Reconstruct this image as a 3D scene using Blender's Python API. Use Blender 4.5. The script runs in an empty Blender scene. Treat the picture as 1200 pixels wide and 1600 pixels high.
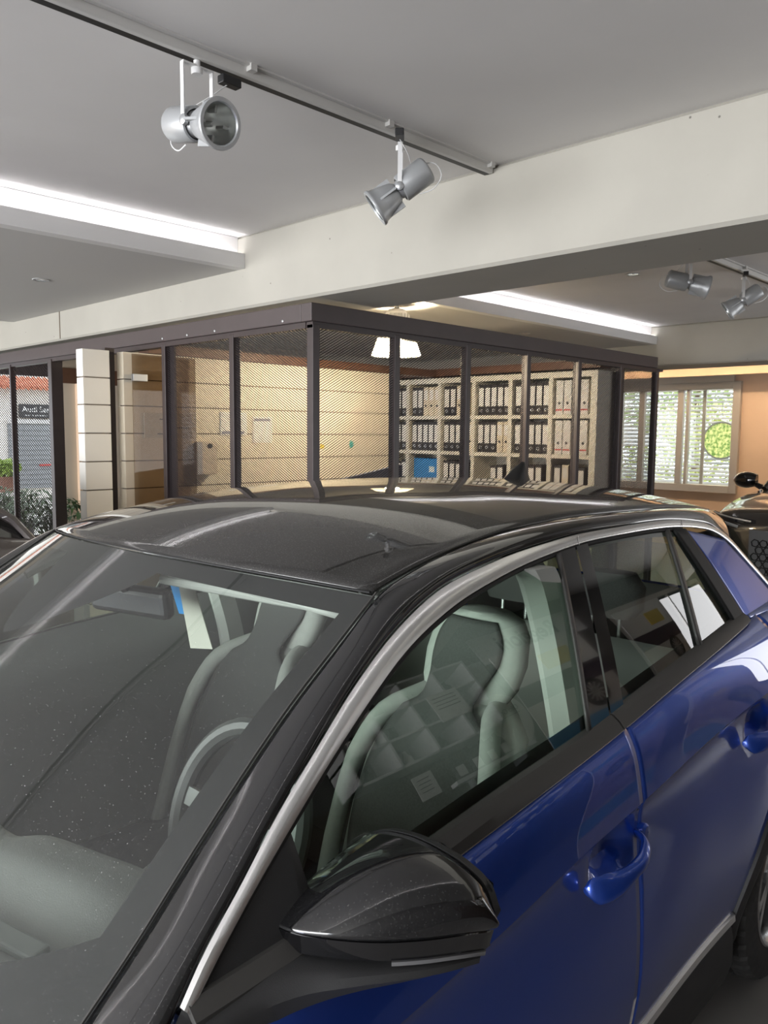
import bpy, bmesh, math, random
import numpy as np
from mathutils import Vector, Matrix, Euler
random.seed(7)
scene = bpy.context.scene
C = scene.collection
R = math.radians

# ------------------------------------------------------------------ camera
CAMH = 1.718
cam_d = bpy.data.cameras.new('camera'); cam = bpy.data.objects.new('camera', cam_d); C.objects.link(cam)
def cam_axes(yaw, pitch, roll):
    cy, sy = math.cos(yaw), math.sin(yaw)
    f = Vector((-sy*math.cos(pitch), cy*math.cos(pitch), math.sin(pitch)))
    r = Vector((cy, sy, 0)); u = r.cross(f)
    r2 = r*math.cos(roll) + u*math.sin(roll); u2 = r2.cross(f)
    return r2, u2, f
_r, _u, _f = cam_axes(R(44.44), R(-5.77), R(0.50))
M = Matrix.Identity(4)
for i in range(3):
    M[i][0] = _r[i]; M[i][1] = _u[i]; M[i][2] = -_f[i]
M[0][3] = 0; M[1][3] = 0; M[2][3] = CAMH
cam.matrix_world = M
cam_d.sensor_fit = 'VERTICAL'; cam_d.sensor_height = 36.0; cam_d.lens = 36.0*1241.12/1600.0
cam_d.clip_start = 0.02; cam_d.clip_end = 200
scene.camera = cam

# ------------------------------------------------------------------ world, exposure
w = bpy.data.worlds.new('world'); scene.world = w; w.use_nodes = True
bg = w.node_tree.nodes['Background']; bg.inputs[0].default_value = (0.86, 0.93, 1.0, 1); bg.inputs[1].default_value = 3.3
vs = scene.view_settings
vs.view_transform = 'Standard'; vs.look = 'None'; vs.gamma = 1.0; vs.use_curve_mapping = False
vs.exposure = 0.45
scene.cycles.max_bounces = 10; scene.cycles.transparent_max_bounces = 24
scene.cycles.sample_clamp_indirect = 8.0
scene.cycles.caustics_reflective = False; scene.cycles.caustics_refractive = False

def area(name, loc, rot, sx, sy, power, col):
    d = bpy.data.lights.new(name, 'AREA'); d.shape = 'RECTANGLE'; d.size = sx; d.size_y = sy; d.energy = power; d.color = col
    o = bpy.data.objects.new(name, d); C.objects.link(o); o.location = loc; o.rotation_euler = rot
    return o
# daylight coming in through the glazed shop front behind the camera
area('shop_front_daylight', (-4.1, -5.85, 1.55), (R(90), 0, 0), 10.5, 2.3, 850, (0.98, 0.985, 1.0))

# unseen fill light on the service wall, added to brighten the bay behind the beam
area('side_window_daylight', (1.38, 7.75, 1.45), (R(90), 0, R(90)), 3.2, 1.8, 60, (0.98, 0.985, 1.0))

# ------------------------------------------------------------------ materials
def newmat(name):
    m = bpy.data.materials.new(name); m.use_nodes = True
    return m, m.node_tree, m.node_tree.nodes['Principled BSDF']
def mat(name, col, rough=.5, metal=0., coat=0., coat_rough=.03, spec=.5, noise=0., nscale=40., bump=0., bscale=80., emit=None, estr=0.):
    m, nt, b = newmat(name)
    b.inputs['Base Color'].default_value = (*col, 1); b.inputs['Roughness'].default_value = rough
    b.inputs['Metallic'].default_value = metal; b.inputs['Coat Weight'].default_value = coat
    b.inputs['Coat Roughness'].default_value = coat_rough; b.inputs['Specular IOR Level'].default_value = spec
    if emit: b.inputs['Emission Color'].default_value = (*emit, 1); b.inputs['Emission Strength'].default_value = estr
    if noise or bump:
        tc = nt.nodes.new('ShaderNodeTexCoord')
    if noise:
        n = nt.nodes.new('ShaderNodeTexNoise'); n.inputs['Scale'].default_value = nscale; n.inputs['Detail'].default_value = 5
        nt.links.new(tc.outputs['Object'], n.inputs['Vector'])
        r = nt.nodes.new('ShaderNodeMapRange'); r.inputs['From Min'].default_value = .3; r.inputs['From Max'].default_value = .7
        r.inputs['To Min'].default_value = 1-noise; r.inputs['To Max'].default_value = 1+noise
        nt.links.new(n.outputs['Fac'], r.inputs['Value'])
        mx = nt.nodes.new('ShaderNodeMix'); mx.data_type = 'RGBA'; mx.blend_type = 'MULTIPLY'; mx.inputs['Factor'].default_value = 1
        mx.inputs['A'].default_value = (*col, 1); nt.links.new(r.outputs['Result'], mx.inputs['B'])
        nt.links.new(mx.outputs['Result'], b.inputs['Base Color'])
    if bump:
        n2 = nt.nodes.new('ShaderNodeTexNoise'); n2.inputs['Scale'].default_value = bscale; n2.inputs['Detail'].default_value = 4
        nt.links.new(tc.outputs['Object'], n2.inputs['Vector'])
        bp = nt.nodes.new('ShaderNodeBump'); bp.inputs['Strength'].default_value = bump; bp.inputs['Distance'].default_value = .01
        nt.links.new(n2.outputs['Fac'], bp.inputs['Height']); nt.links.new(bp.outputs['Normal'], b.inputs['Normal'])
    return m
def glass(name, tint, dust=0., ior=1.5, rough=0.):
    m = bpy.data.materials.new(name); m.use_nodes = True; nt = m.node_tree; nt.nodes.clear()
    out = nt.nodes.new('ShaderNodeOutputMaterial'); tr = nt.nodes.new('ShaderNodeBsdfTransparent'); gl = nt.nodes.new('ShaderNodeBsdfGlossy')
    tr.inputs[0].default_value = (*tint, 1); gl.inputs['Roughness'].default_value = rough
    fr = nt.nodes.new('ShaderNodeFresnel')
    # thin sheet: the same reflectance from both of its faces
    ge = nt.nodes.new('ShaderNodeNewGeometry'); mi = nt.nodes.new('ShaderNodeMix'); mi.data_type = 'FLOAT'
    mi.inputs['A'].default_value = ior; mi.inputs['B'].default_value = 1/ior
    nt.links.new(ge.outputs['Backfacing'], mi.inputs['Factor']); nt.links.new(mi.outputs['Result'], fr.inputs[0])
    mx = nt.nodes.new('ShaderNodeMixShader'); nt.links.new(fr.outputs[0], mx.inputs[0]); nt.links.new(tr.outputs[0], mx.inputs[1]); nt.links.new(gl.outputs[0], mx.inputs[2])
    last = mx
    if dust:
        df = nt.nodes.new('ShaderNodeBsdfDiffuse'); df.inputs[0].default_value = (.62, .62, .60, 1)
        tc = nt.nodes.new('ShaderNodeTexCoord'); vo = nt.nodes.new('ShaderNodeTexNoise'); vo.inputs['Scale'].default_value = 420; vo.inputs['Detail'].default_value = 2
        nt.links.new(tc.outputs['Object'], vo.inputs['Vector'])
        mr = nt.nodes.new('ShaderNodeMapRange'); mr.inputs['From Min'].default_value = .675; mr.inputs['From Max'].default_value = .74
        mr.inputs['To Min'].default_value = dust; mr.inputs['To Max'].default_value = .45
        nt.links.new(vo.outputs['Fac'], mr.inputs['Value'])
        m2 = nt.nodes.new('ShaderNodeMixShader'); nt.links.new(mr.outputs['Result'], m2.inputs[0]); nt.links.new(mx.outputs[0], m2.inputs[1]); nt.links.new(df.outputs[0], m2.inputs[2]); last = m2
    nt.links.new(last.outputs[0], out.inputs[0])
    return m
def emis(name, col, s):
    m = bpy.data.materials.new(name); m.use_nodes = True; nt = m.node_tree; nt.nodes.clear()
    out = nt.nodes.new('ShaderNodeOutputMaterial'); e = nt.nodes.new('ShaderNodeEmission'); e.inputs[0].default_value = (*col, 1); e.inputs[1].default_value = s
    nt.links.new(e.outputs[0], out.inputs[0]); return m
def dusty_black(name, col, rough, dust):
    # glossy black lacquer with fine settled dust specks
    m, nt, b = newmat(name)
    b.inputs['Roughness'].default_value = rough; b.inputs['Coat Weight'].default_value = 1.; b.inputs['Coat Roughness'].default_value = .004; b.inputs['Coat IOR'].default_value = 1.65; b.inputs['Specular IOR Level'].default_value = .2
    tc = nt.nodes.new('ShaderNodeTexCoord'); n = nt.nodes.new('ShaderNodeTexNoise'); n.inputs['Scale'].default_value = 380; n.inputs['Detail'].default_value = 2
    nt.links.new(tc.outputs['Object'], n.inputs['Vector'])
    mr = nt.nodes.new('ShaderNodeMapRange'); mr.inputs['From Min'].default_value = .55; mr.inputs['From Max'].default_value = .85
    nt.links.new(n.outputs['Fac'], mr.inputs['Value'])
    mx = nt.nodes.new('ShaderNodeMix'); mx.data_type = 'RGBA'; mx.inputs['A'].default_value = (*col, 1); mx.inputs['B'].default_value = (dust, dust, dust*.96, 1)
    nt.links.new(mr.outputs['Result'], mx.inputs['Factor']); nt.links.new(mx.outputs['Result'], b.inputs['Base Color'])
    return m
def concrete(name, col):
    # painted concrete with small air holes
    m, nt, b = newmat(name); b.inputs['Roughness'].default_value = .8
    tc = nt.nodes.new('ShaderNodeTexCoord'); vo = nt.nodes.new('ShaderNodeTexVoronoi'); vo.inputs['Scale'].default_value = 9
    n0 = nt.nodes.new('ShaderNodeTexNoise'); n0.inputs['Scale'].default_value = 2.2; n0.inputs['Detail'].default_value = 6
    nt.links.new(tc.outputs['Object'], vo.inputs['Vector']); nt.links.new(tc.outputs['Object'], n0.inputs['Vector'])
    mr = nt.nodes.new('ShaderNodeMapRange'); mr.inputs['From Min'].default_value = .025; mr.inputs['From Max'].default_value = .05; mr.inputs['To Min'].default_value = .35
    nt.links.new(vo.outputs['Distance'], mr.inputs['Value'])
    m0 = nt.nodes.new('ShaderNodeMapRange'); m0.inputs['From Min'].default_value = .3; m0.inputs['From Max'].default_value = .7; m0.inputs['To Min'].default_value = .93; m0.inputs['To Max'].default_value = 1.03
    nt.links.new(n0.outputs['Fac'], m0.inputs['Value'])
    mu = nt.nodes.new('ShaderNodeMath'); mu.operation = 'MULTIPLY'; nt.links.new(mr.outputs[0], mu.inputs[0]); nt.links.new(m0.outputs[0], mu.inputs[1])
    mx = nt.nodes.new('ShaderNodeMix'); mx.data_type = 'RGBA'; mx.blend_type = 'MULTIPLY'; mx.inputs['Factor'].default_value = 1; mx.inputs['A'].default_value = (*col, 1)
    nt.links.new(mu.outputs[0], mx.inputs['B']); nt.links.new(mx.outputs['Result'], b.inputs['Base Color'])
    return m
def leafmat(name, c1, c2):
    m, nt, b = newmat(name); b.inputs['Roughness'].default_value = .5
    oi = nt.nodes.new('ShaderNodeTexCoord'); n = nt.nodes.new('ShaderNodeTexNoise'); n.inputs['Scale'].default_value = 6
    nt.links.new(oi.outputs['Object'], n.inputs['Vector'])
    mx = nt.nodes.new('ShaderNodeMix'); mx.data_type = 'RGBA'; mx.inputs['A'].default_value = (*c1, 1); mx.inputs['B'].default_value = (*c2, 1)
    nt.links.new(n.outputs['Fac'], mx.inputs['Factor']); nt.links.new(mx.outputs['Result'], b.inputs['Base Color'])
    return m

MT = dict(
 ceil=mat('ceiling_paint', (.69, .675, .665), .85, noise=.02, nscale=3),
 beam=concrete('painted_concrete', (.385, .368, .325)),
 white=mat('white_paint', (.70, .69, .68), .7),
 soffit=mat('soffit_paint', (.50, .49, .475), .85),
 floor=mat('floor_tile', (.22, .21, .20), .35, noise=.08, nscale=3),
 frame=mat('brown_steel', (.040, .028, .028), .45, noise=.08, nscale=15),
 fascia=mat('brown_sheet', (.065, .050, .050), .5, noise=.06, nscale=8),
 meshm=mat('brown_expanded_metal', (.042, .034, .036), .55),
 cream=mat('cream_board', (.72, .66, .54), .6, noise=.02, nscale=4),
 pale=mat('pale_board', (.76, .74, .69), .6, noise=.02, nscale=4),
 tan=mat('tan_wall', (.60, .52, .42), .75, noise=.02, nscale=3),
 peach=mat('peach_wall', (.82, .60, .43), .8, noise=.02, nscale=3),
 joint=mat('joint_dark', (.16, .13, .10), .8),
 brownbeam=mat('brown_timber', (.12, .055, .03), .5, noise=.1, nscale=10),
 shelfw=mat('shelf_white', (.74, .70, .60), .5),
 black=mat('black_plastic', (.012, .012, .013), .45),
 satin=mat('satin_grey_metal', (.50, .51, .52), .35, metal=.6),
 lampgrey=mat('lamp_grey', (.40, .41, .42), .38, metal=.35),
 lampwhite=mat('lamp_white_metal', (.70, .70, .70), .4),
 track=mat('track_white', (.62, .61, .59), .45),
 reflector=mat('lamp_reflector', (.85, .87, .86), .30, metal=1),
 clearglass=glass('clear_glass', (.95, .97, .96)),
 binder=mat('binder_black', (.02, .018, .02), .5),
 paper=mat('paper_white', (.78, .76, .72), .7),
 binderw=mat('binder_cream', (.70, .62, .48), .6),
 redp=mat('print_red', (.55, .06, .05), .6),
 bluebox=mat('box_blue', (.01, .20, .50), .45),
 alu=mat('aluminium_frame', (.55, .50, .44), .4, metal=.3),
 blue=None, )
# car finishes
def paint(name, col, metal=.35, rough=.32):
    m, nt, b = newmat(name)
    b.inputs['Base Color'].default_value = (*col, 1); b.inputs['Metallic'].default_value = metal; b.inputs['Roughness'].default_value = rough
    b.inputs['Coat Weight'].default_value = 1; b.inputs['Coat Roughness'].default_value = .008; b.inputs['Coat IOR'].default_value = 1.6
    return m
MT.update(
 blue=paint('blue_metallic_paint', (.014, .075, .48), .6, .36),
 gloss=dusty_black('gloss_black_paint', (.008, .008, .009), .12, .05),
 roof=dusty_black('black_roof_paint', (.018, .017, .016), .5, .12),
 pillar=mat('gloss_black_pillar', (.006, .006, .007), .08, coat=1),
 chrome=mat('silver_trim', (.92, .92, .91), .22, metal=.8),
 plastic=mat('grained_grey_plastic', (.028, .028, .029), .5, bump=.15, bscale=900),
 beltm=mat('belt_trim_plastic', (.06, .058, .055), .42),
 rubber=mat('rubber_seal', (.010, .010, .010), .6),
 wglass=glass('windscreen_glass', (.93, .98, .95), dust=.03, ior=1.8),
 sglass=glass('side_glass', (.74, .88, .78), ior=1.75),
 rglass=glass('privacy_glass', (.62, .70, .65), ior=1.7),
 lighttrim=mat('light_grey_trim', (.47, .48, .45), .7),
 seatlight=mat('light_grey_seat_cloth', (.40, .41, .38), .75, noise=.05, nscale=60),
 seatdark=mat('dark_seat_cloth', (.075, .075, .072), .85, noise=.15, nscale=200),
 dash=mat('dashboard_plastic', (.22, .23, .22), .55, bump=.1, bscale=500),
 tyre=mat('tyre_rubber', (.03, .029, .028), .7, noise=.2, nscale=60),
 rim=mat('alloy_silver', (.70, .71, .72), .25, metal=.9),
 lens=mat('lamp_lens', (.55, .56, .56), .15, coat=1),
 darkcar=paint('dark_brown_grey_paint', (.018, .014, .012), .4, .3),
 leftcar=paint('grey_brown_paint', (.10, .085, .08), .4, .3),
 darkglass=mat('dark_car_glass', (.01, .012, .012), .04, coat=1),
)

# ------------------------------------------------------------------ mesh helpers
class MB:
    def __init__(s): s.v = []; s.f = []
    def add(s, vs, fs):
        o = len(s.v); s.v += [tuple(p) for p in vs]; s.f += [tuple(i+o for i in f) for f in fs]; return s
    def box(s, a, b):
        x0, x1 = sorted((a[0], b[0])); y0, y1 = sorted((a[1], b[1])); z0, z1 = sorted((a[2], b[2]))
        return s.add([(x0,y0,z0),(x1,y0,z0),(x1,y1,z0),(x0,y1,z0),(x0,y0,z1),(x1,y0,z1),(x1,y1,z1),(x0,y1,z1)],
              [(0,3,2,1),(4,5,6,7),(0,1,5,4),(1,2,6,5),(2,3,7,6),(3,0,4,7)])
    def obox(s, c, size, rot=(0,0,0)):
        m = Euler(rot).to_matrix(); hx, hy, hz = [q/2 for q in size]; c = Vector(c)
        pts = [c + m @ Vector(p) for p in [(-hx,-hy,-hz),(hx,-hy,-hz),(hx,hy,-hz),(-hx,hy,-hz),(-hx,-hy,hz),(hx,-hy,hz),(hx,hy,hz),(-hx,hy,hz)]]
        return s.add(pts, [(0,3,2,1),(4,5,6,7),(0,1,5,4),(1,2,6,5),(2,3,7,6),(3,0,4,7)])
    def tube(s, path, r, n=8, caps=True):
        path = [Vector(p) for p in path]; rs = r if isinstance(r, (list, tuple)) else [r]*len(path)
        rings = []; up = None
        for i, p in enumerate(path):
            t = (path[min(i+1, len(path)-1)] - path[max(i-1, 0)]).normalized()
            if up is None: up = t.orthogonal().normalized()
            up = (up - t*up.dot(t)).normalized(); sd = t.cross(up)
            rings.append([p + up*(math.cos(a)*rs[i]) + sd*(math.sin(a)*rs[i]) for a in [2*math.pi*k/n for k in range(n)]])
        o = len(s.v)
        for rg in rings: s.v += [tuple(q) for q in rg]
        for i in range(len(path)-1):
            for k in range(n):
                s.f.append((o+i*n+k, o+i*n+(k+1) % n, o+(i+1)*n+(k+1) % n, o+(i+1)*n+k))
        if caps:
            s.f.append(tuple(o+k for k in range(n))[::-1]); s.f.append(tuple(o+(len(path)-1)*n+k for k in range(n)))
        return s
    def lathe(s, prof, n=24, origin=(0,0,0), axis=(0,0,1), caps=True):
        # prof: (radius, height along axis)
        ax = Vector(axis).normalized(); a = ax.orthogonal().normalized(); b = ax.cross(a); og = Vector(origin)
        o = len(s.v)
        for r, h in prof:
            for k in range(n):
                t = 2*math.pi*k/n; s.v.append(tuple(og + ax*h + a*(math.cos(t)*r) + b*(math.sin(t)*r)))
        for i in range(len(prof)-1):
            for k in range(n):
                s.f.append((o+i*n+k, o+i*n+(k+1) % n, o+(i+1)*n+(k+1) % n, o+(i+1)*n+k))
        if caps:
            if prof[0][0] > 1e-6: s.f.append(tuple(o+k for k in range(n))[::-1])
            if prof[-1][0] > 1e-6: s.f.append(tuple(o+(len(prof)-1)*n+k for k in range(n)))
        return s
    def grid(s, fn, us, vs, keep=None):
        o = len(s.v); nu, nv = len(us), len(vs)
        for v in vs:
            for u in us: s.v.append(tuple(fn(u, v)))
        for j in range(nv-1):
            for i in range(nu-1):
                if keep is None or keep((us[i]+us[i+1])/2, (vs[j]+vs[j+1])/2):
                    s.f.append((o+j*nu+i, o+j*nu+i+1, o+(j+1)*nu+i+1, o+(j+1)*nu+i))
        return s
    def loft(s, rings, closed=True, caps=True):
        o = len(s.v); n = len(rings[0])
        for rg in rings: s.v += [tuple(p) for p in rg]
        for i in range(len(rings)-1):
            for k in range(n if closed else n-1):
                s.f.append((o+i*n+k, o+i*n+(k+1) % n, o+(i+1)*n+(k+1) % n, o+(i+1)*n+k))
        if caps and closed:
            s.f.append(tuple(o+k for k in range(n))[::-1]); s.f.append(tuple(o+(len(rings)-1)*n+k for k in range(n)))
        return s
    def prism(s, poly, fn0, fn1):
        n = len(poly); o = len(s.v)
        s.v += [tuple(fn0(p)) for p in poly] + [tuple(fn1(p)) for p in poly]
        s.f.append(tuple(o+k for k in range(n))[::-1]); s.f.append(tuple(o+n+k for k in range(n)))
        for k in range(n): s.f.append((o+k, o+(k+1) % n, o+n+(k+1) % n, o+n+k))
        return s
    def mesh(s, name, m, smooth=True, angle=35, fix=True, out=None, weld=False):
        me = bpy.data.meshes.new(name); me.from_pydata(s.v, [], s.f)
        if fix or weld:
            b = bmesh.new(); b.from_mesh(me)
            if weld: bmesh.ops.remove_doubles(b, verts=b.verts, dist=1e-5)
            if fix: bmesh.ops.recalc_face_normals(b, faces=b.faces)
            b.to_mesh(me); b.free()
        if out is not None:   # orient open sheets so that their mean normal looks along 'out'
            o = Vector(out); tot = sum((p.normal*p.area for p in me.polygons), Vector())
            if tot.dot(o) < 0: me.flip_normals()
        me.materials.append(m)
        if smooth:
            me.polygons.foreach_set('use_smooth', [True]*len(me.polygons)); me.set_sharp_from_angle(angle=R(angle))
        me.update(); return me
    def build(s, name, m, parent=None, **k):
        return link(name, s.mesh(name, m, **k), parent)
def link(name, me, parent=None):
    o = bpy.data.objects.new(name, me); C.objects.link(o)
    if parent: o.parent = parent
    return o
def tag(o, label=None, cat=None, group=None, kind=None):
    if label: o['label'] = label
    if cat: o['category'] = cat
    if group: o['group'] = group
    if kind: o['kind'] = kind
    return o
def empty(name, loc=(0,0,0), rz=0, label=None, cat=None, group=None, kind=None):
    o = bpy.data.objects.new(name, None); C.objects.link(o); o.location = loc; o.rotation_euler = (0,0,rz); o.empty_display_size = .1
    return tag(o, label, cat, group, kind)
def copy_tree(o, parent=None):
    c = o.copy(); C.objects.link(c)
    if parent: c.parent = parent
    for ch in list(o.children): copy_tree(ch, c)
    return c
def solid(o, t, off=-1):
    md = o.modifiers.new('thickness', 'SOLIDIFY'); md.thickness = t; md.offset = off; return o
def bevel(o, wd, seg=2):
    md = o.modifiers.new('edge', 'BEVEL'); md.width = wd; md.segments = seg; md.limit_method = 'ANGLE'; return o
def struct(name, mb, m, parent=None, label=None, **k):
    k.setdefault('smooth', False)
    o = mb.build(name, m, parent, **k)
    if parent is None: tag(o, label, None, None, 'structure')
    return o
def text_mesh(name, s, size, m, parent=None, extrude=.002, align='CENTER', bold=0.):
    cu = bpy.data.curves.new('t', 'FONT'); cu.body = s; cu.size = size; cu.extrude = extrude; cu.align_x = align; cu.align_y = 'CENTER'; cu.offset = bold
    to = bpy.data.objects.new('t', cu); C.objects.link(to)
    dg = bpy.context.evaluated_depsgraph_get(); me = bpy.data.meshes.new_from_object(to.evaluated_get(dg))
    bpy.data.objects.remove(to); bpy.data.curves.remove(cu)
    me.materials.clear(); me.materials.append(m); me.name = name
    return link(name, me, parent)
def hermite(tab):
    t = np.array(tab, float); k, v = t[:, 0], t[:, 1]; m = np.gradient(v, k)
    d = np.diff(v)/np.diff(k)
    def f(y):
        if y <= k[0]: return float(v[0] + (y-k[0])*d[0])
        if y >= k[-1]: return float(v[-1] + (y-k[-1])*d[-1])
        i = int(np.searchsorted(k, y)-1); i = max(0, min(i, len(k)-2)); h = k[i+1]-k[i]; s = (y-k[i])/h
        return float((2*s**3-3*s**2+1)*v[i] + (s**3-2*s**2+s)*h*m[i] + (-2*s**3+3*s**2)*v[i+1] + (s**3-s**2)*h*m[i+1])
    return f
def lin(a, b, n): return [a + (b-a)*i/(n-1) for i in range(n)]
def resample(pts, n):
    pts = [Vector(p) for p in pts]; L = [0]
    for a, b in zip(pts, pts[1:]): L.append(L[-1] + (b-a).length)
    fx = [hermite(list(zip(L, [p[i] for p in pts]))) for i in range(len(pts[0]))]
    return [Vector([f(L[-1]*i/(n-1)) for f in fx]) for i in range(n)]

def text_words(s, size, m, parent, loc, rot, gap=.30, align='CENTER', bold=0.):
    # one mesh per word, set side by side along the reading direction
    ob = [text_mesh('lettering', w_, size, m, parent, align='LEFT', bold=bold) for w_ in s.split()]
    wd = [max(v.co.x for v in o.data.vertices) for o in ob]; tot = sum(wd) + gap*size*(len(ob)-1)
    x = -tot/2 if align == 'CENTER' else 0.; rm_ = Euler(rot).to_matrix()
    for o, q in zip(ob, wd):
        o.location = Vector(loc) + rm_ @ Vector((x, 0, 0)); o.rotation_euler = rot; x += q + gap*size
    return ob
#@@PARTS
# =================================================================== THE BUILDING
ZC = 2.858; ZS = 2.667; ZB1 = 2.438; XW0, XW1 = -9.6, 1.42; YF, YBK = -6.0, 12.0
struct('floor', MB().box((XW0-.2, YF, -.1), (XW1, YBK+.2, 0)), MT['floor'], label='dark grey polished showroom floor')
struct('ceiling', MB().box((XW0-.2, YF, ZC), (XW1, YBK+.2, ZC+.12)), MT['ceil'], label='pale grey plastered showroom ceiling')
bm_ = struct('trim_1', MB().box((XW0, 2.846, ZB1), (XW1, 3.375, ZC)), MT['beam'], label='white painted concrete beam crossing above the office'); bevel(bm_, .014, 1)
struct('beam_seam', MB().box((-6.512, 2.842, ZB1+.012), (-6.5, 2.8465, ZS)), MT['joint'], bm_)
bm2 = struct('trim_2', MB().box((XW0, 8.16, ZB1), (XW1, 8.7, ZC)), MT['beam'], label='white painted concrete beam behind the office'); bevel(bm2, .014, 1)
led = emis('cove_led', (.97, .96, 1.0), 18.0)
ledw = emis('warm_cove_led', (1.0, .74, .48), 42.0)
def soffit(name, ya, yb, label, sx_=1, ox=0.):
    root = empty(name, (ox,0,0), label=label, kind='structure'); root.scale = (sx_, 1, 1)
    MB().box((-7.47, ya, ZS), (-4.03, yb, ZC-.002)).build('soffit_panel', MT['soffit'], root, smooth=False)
    MB().box((-4.03, ya, ZS), (-3.955, yb, ZS+.018)).box((-3.975, ya, ZS+.018), (-3.955, yb, 2.752)).build('cove_lip', MT['white'], root, smooth=False)
    MB().box((-4.029, ya, ZS+.018), (-4.024, yb, ZC-.003)).build('cove_back', MT['white'], root, smooth=False)
    MB().box((-4.012, ya+.02, ZS+.019), (-3.992, yb-.02, ZS+.028)).build('led_strip', led, root, smooth=False)
    return root
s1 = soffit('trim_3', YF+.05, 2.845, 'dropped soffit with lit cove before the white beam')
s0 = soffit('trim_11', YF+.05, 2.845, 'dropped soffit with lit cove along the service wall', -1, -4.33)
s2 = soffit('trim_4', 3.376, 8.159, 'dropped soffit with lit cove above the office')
# third bay: lower ceiling with a warm lit bulkhead
struct('trim_5', MB().box((XW0, 8.7, 2.70), (XW1, 10.7, 2.78)).box((XW0, 11.5, 2.615), (XW1, YBK, 2.72)), MT['ceil'], label='low ceiling strip before the window wall')
struct('trim_6', MB().box((XW0, 11.48, 2.56), (XW1, 11.5, 2.68)), MT['peach'], label='peach bulkhead lit warm above the window')
wl = MB().box((-6.5, 10.9, 2.80), (-1.0, 10.94, 2.81)); struct('warm_cove_strip', wl, ledw, label='warm light strip in the bay by the window')
# walls
struct('wall_right', MB().box((XW1, YF, 0), (XW1+.15, YBK, ZC)), mat('service_wall_paint', (.07,.065,.06), .7), label='dark grey wall behind the service counter')
WX0, WX1, WZ0, WZ1 = -6.45, -4.47, .85, 2.50
struct('wall_back', MB().box((XW0, YBK, 0), (WX0, YBK+.15, ZC)).box((WX1, YBK, 0), (XW1, YBK+.15, ZC)).box((WX0, YBK, 0), (WX1, YBK+.15, WZ0)).box((WX0, YBK, WZ1), (WX1, YBK+.15, ZC)), MT['peach'], label='peach painted wall around the window')
struct('baseboard_back', MB().box((WX1, YBK-.02, 0), (XW1, YBK-.001, .3)), MT['white'], label='white base band along the peach wall')
struct('wall_left', MB().box((XW0-.15, 4.12, 0), (XW0, YBK, ZC)).box((XW0-.15, YF, 2.6), (XW0, 4.12, ZC)).box((XW0-.15, YF, 0), (XW0, 1.2, 2.6)), MT['tan'], label='beige side wall beside the glazed opening')
struct('trim_12', MB().box((XW0-.12, 1.2, 2.34), (XW0-.02, 4.119, 2.599)), MT['fascia'], label='dark header panel over the glazed side opening')
dj = struct('door_1', MB().box((XW0, 4.36, 0), (XW0+.06, 4.47, 2.27)), MT['peach'], label='tan door jamb on the beige wall')
struct('lintel', MB().box((XW0+.002, 4.1, 2.27), (XW0+.07, 5.2, 2.45)), MT['brownbeam'], dj)
# glazed front behind the camera: sill, lintel and mullions
struct('wall_front', MB().box((XW0, YF-.1, 0), (XW1, YF, .35)).box((XW0, YF-.1, 2.72), (XW1, YF, ZC)), MT['white'], label='shop front wall behind')
for i in range(7):
    x = XW0 + .3 + i*1.7
    struct('window_%d' % (i+2), MB().box((x, YF-.08, .35), (x+.06, YF-.02, 2.72)), MT['alu'], label='mullion of the glazed shop front')

# window in the back wall, with louvre shutter outside
wn = empty('window_1', (0,0,0), label='aluminium sliding window with louvred shutter outside', kind='structure')
for a_, b_ in (((WX0+.08, 11.93, WZ1-.11), (WX1-.11, 12.10, WZ1)), ((WX0+.08, 11.93, WZ0), (WX1-.11, 12.10, WZ0+.11)), ((WX1-.11, 11.93, WZ0), (WX1, 12.10, WZ1)), ((WX0, 11.93, WZ0), (WX0+.08, 12.10, WZ1))):
    bevel(MB().box(a_, b_).build('window_frame', MT['alu'], wn, smooth=False), .004, 1)
for xx in (-5.42, -5.28, -6.05):
    bevel(MB().box((xx, 11.955, WZ0+.11), (xx+(.09 if xx != -5.28 else .045), 12.03, WZ1-.11)).build('sash_stile', MT['alu'], wn, smooth=False), .005)
MB().box((WX0, 11.88, WZ1-.01), (WX1-.08, 11.929, WZ1+.09)).build('blind_box', MT['alu'], wn, smooth=False)
MB().box((WX0+.08, 11.99, WZ0+.11), (WX1-.11, 11.996, WZ1-.11)).build('pane', MT['clearglass'], wn, smooth=False)
MB().box((-5.10, 12.13, WZ0), (-5.05, 12.16, WZ1)).build('shutter_rod', MT['alu'], wn, smooth=False)
slat_me = MB().obox((0,0,0), (1.96, .055, .005), (R(38),0,0)).mesh('slat', MT['white'], smooth=False)
for k in range(26):
    o = link('slat', slat_me, wn); o.location = ((WX0+WX1)/2, 12.24, WZ0+.06+k*.062)

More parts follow.
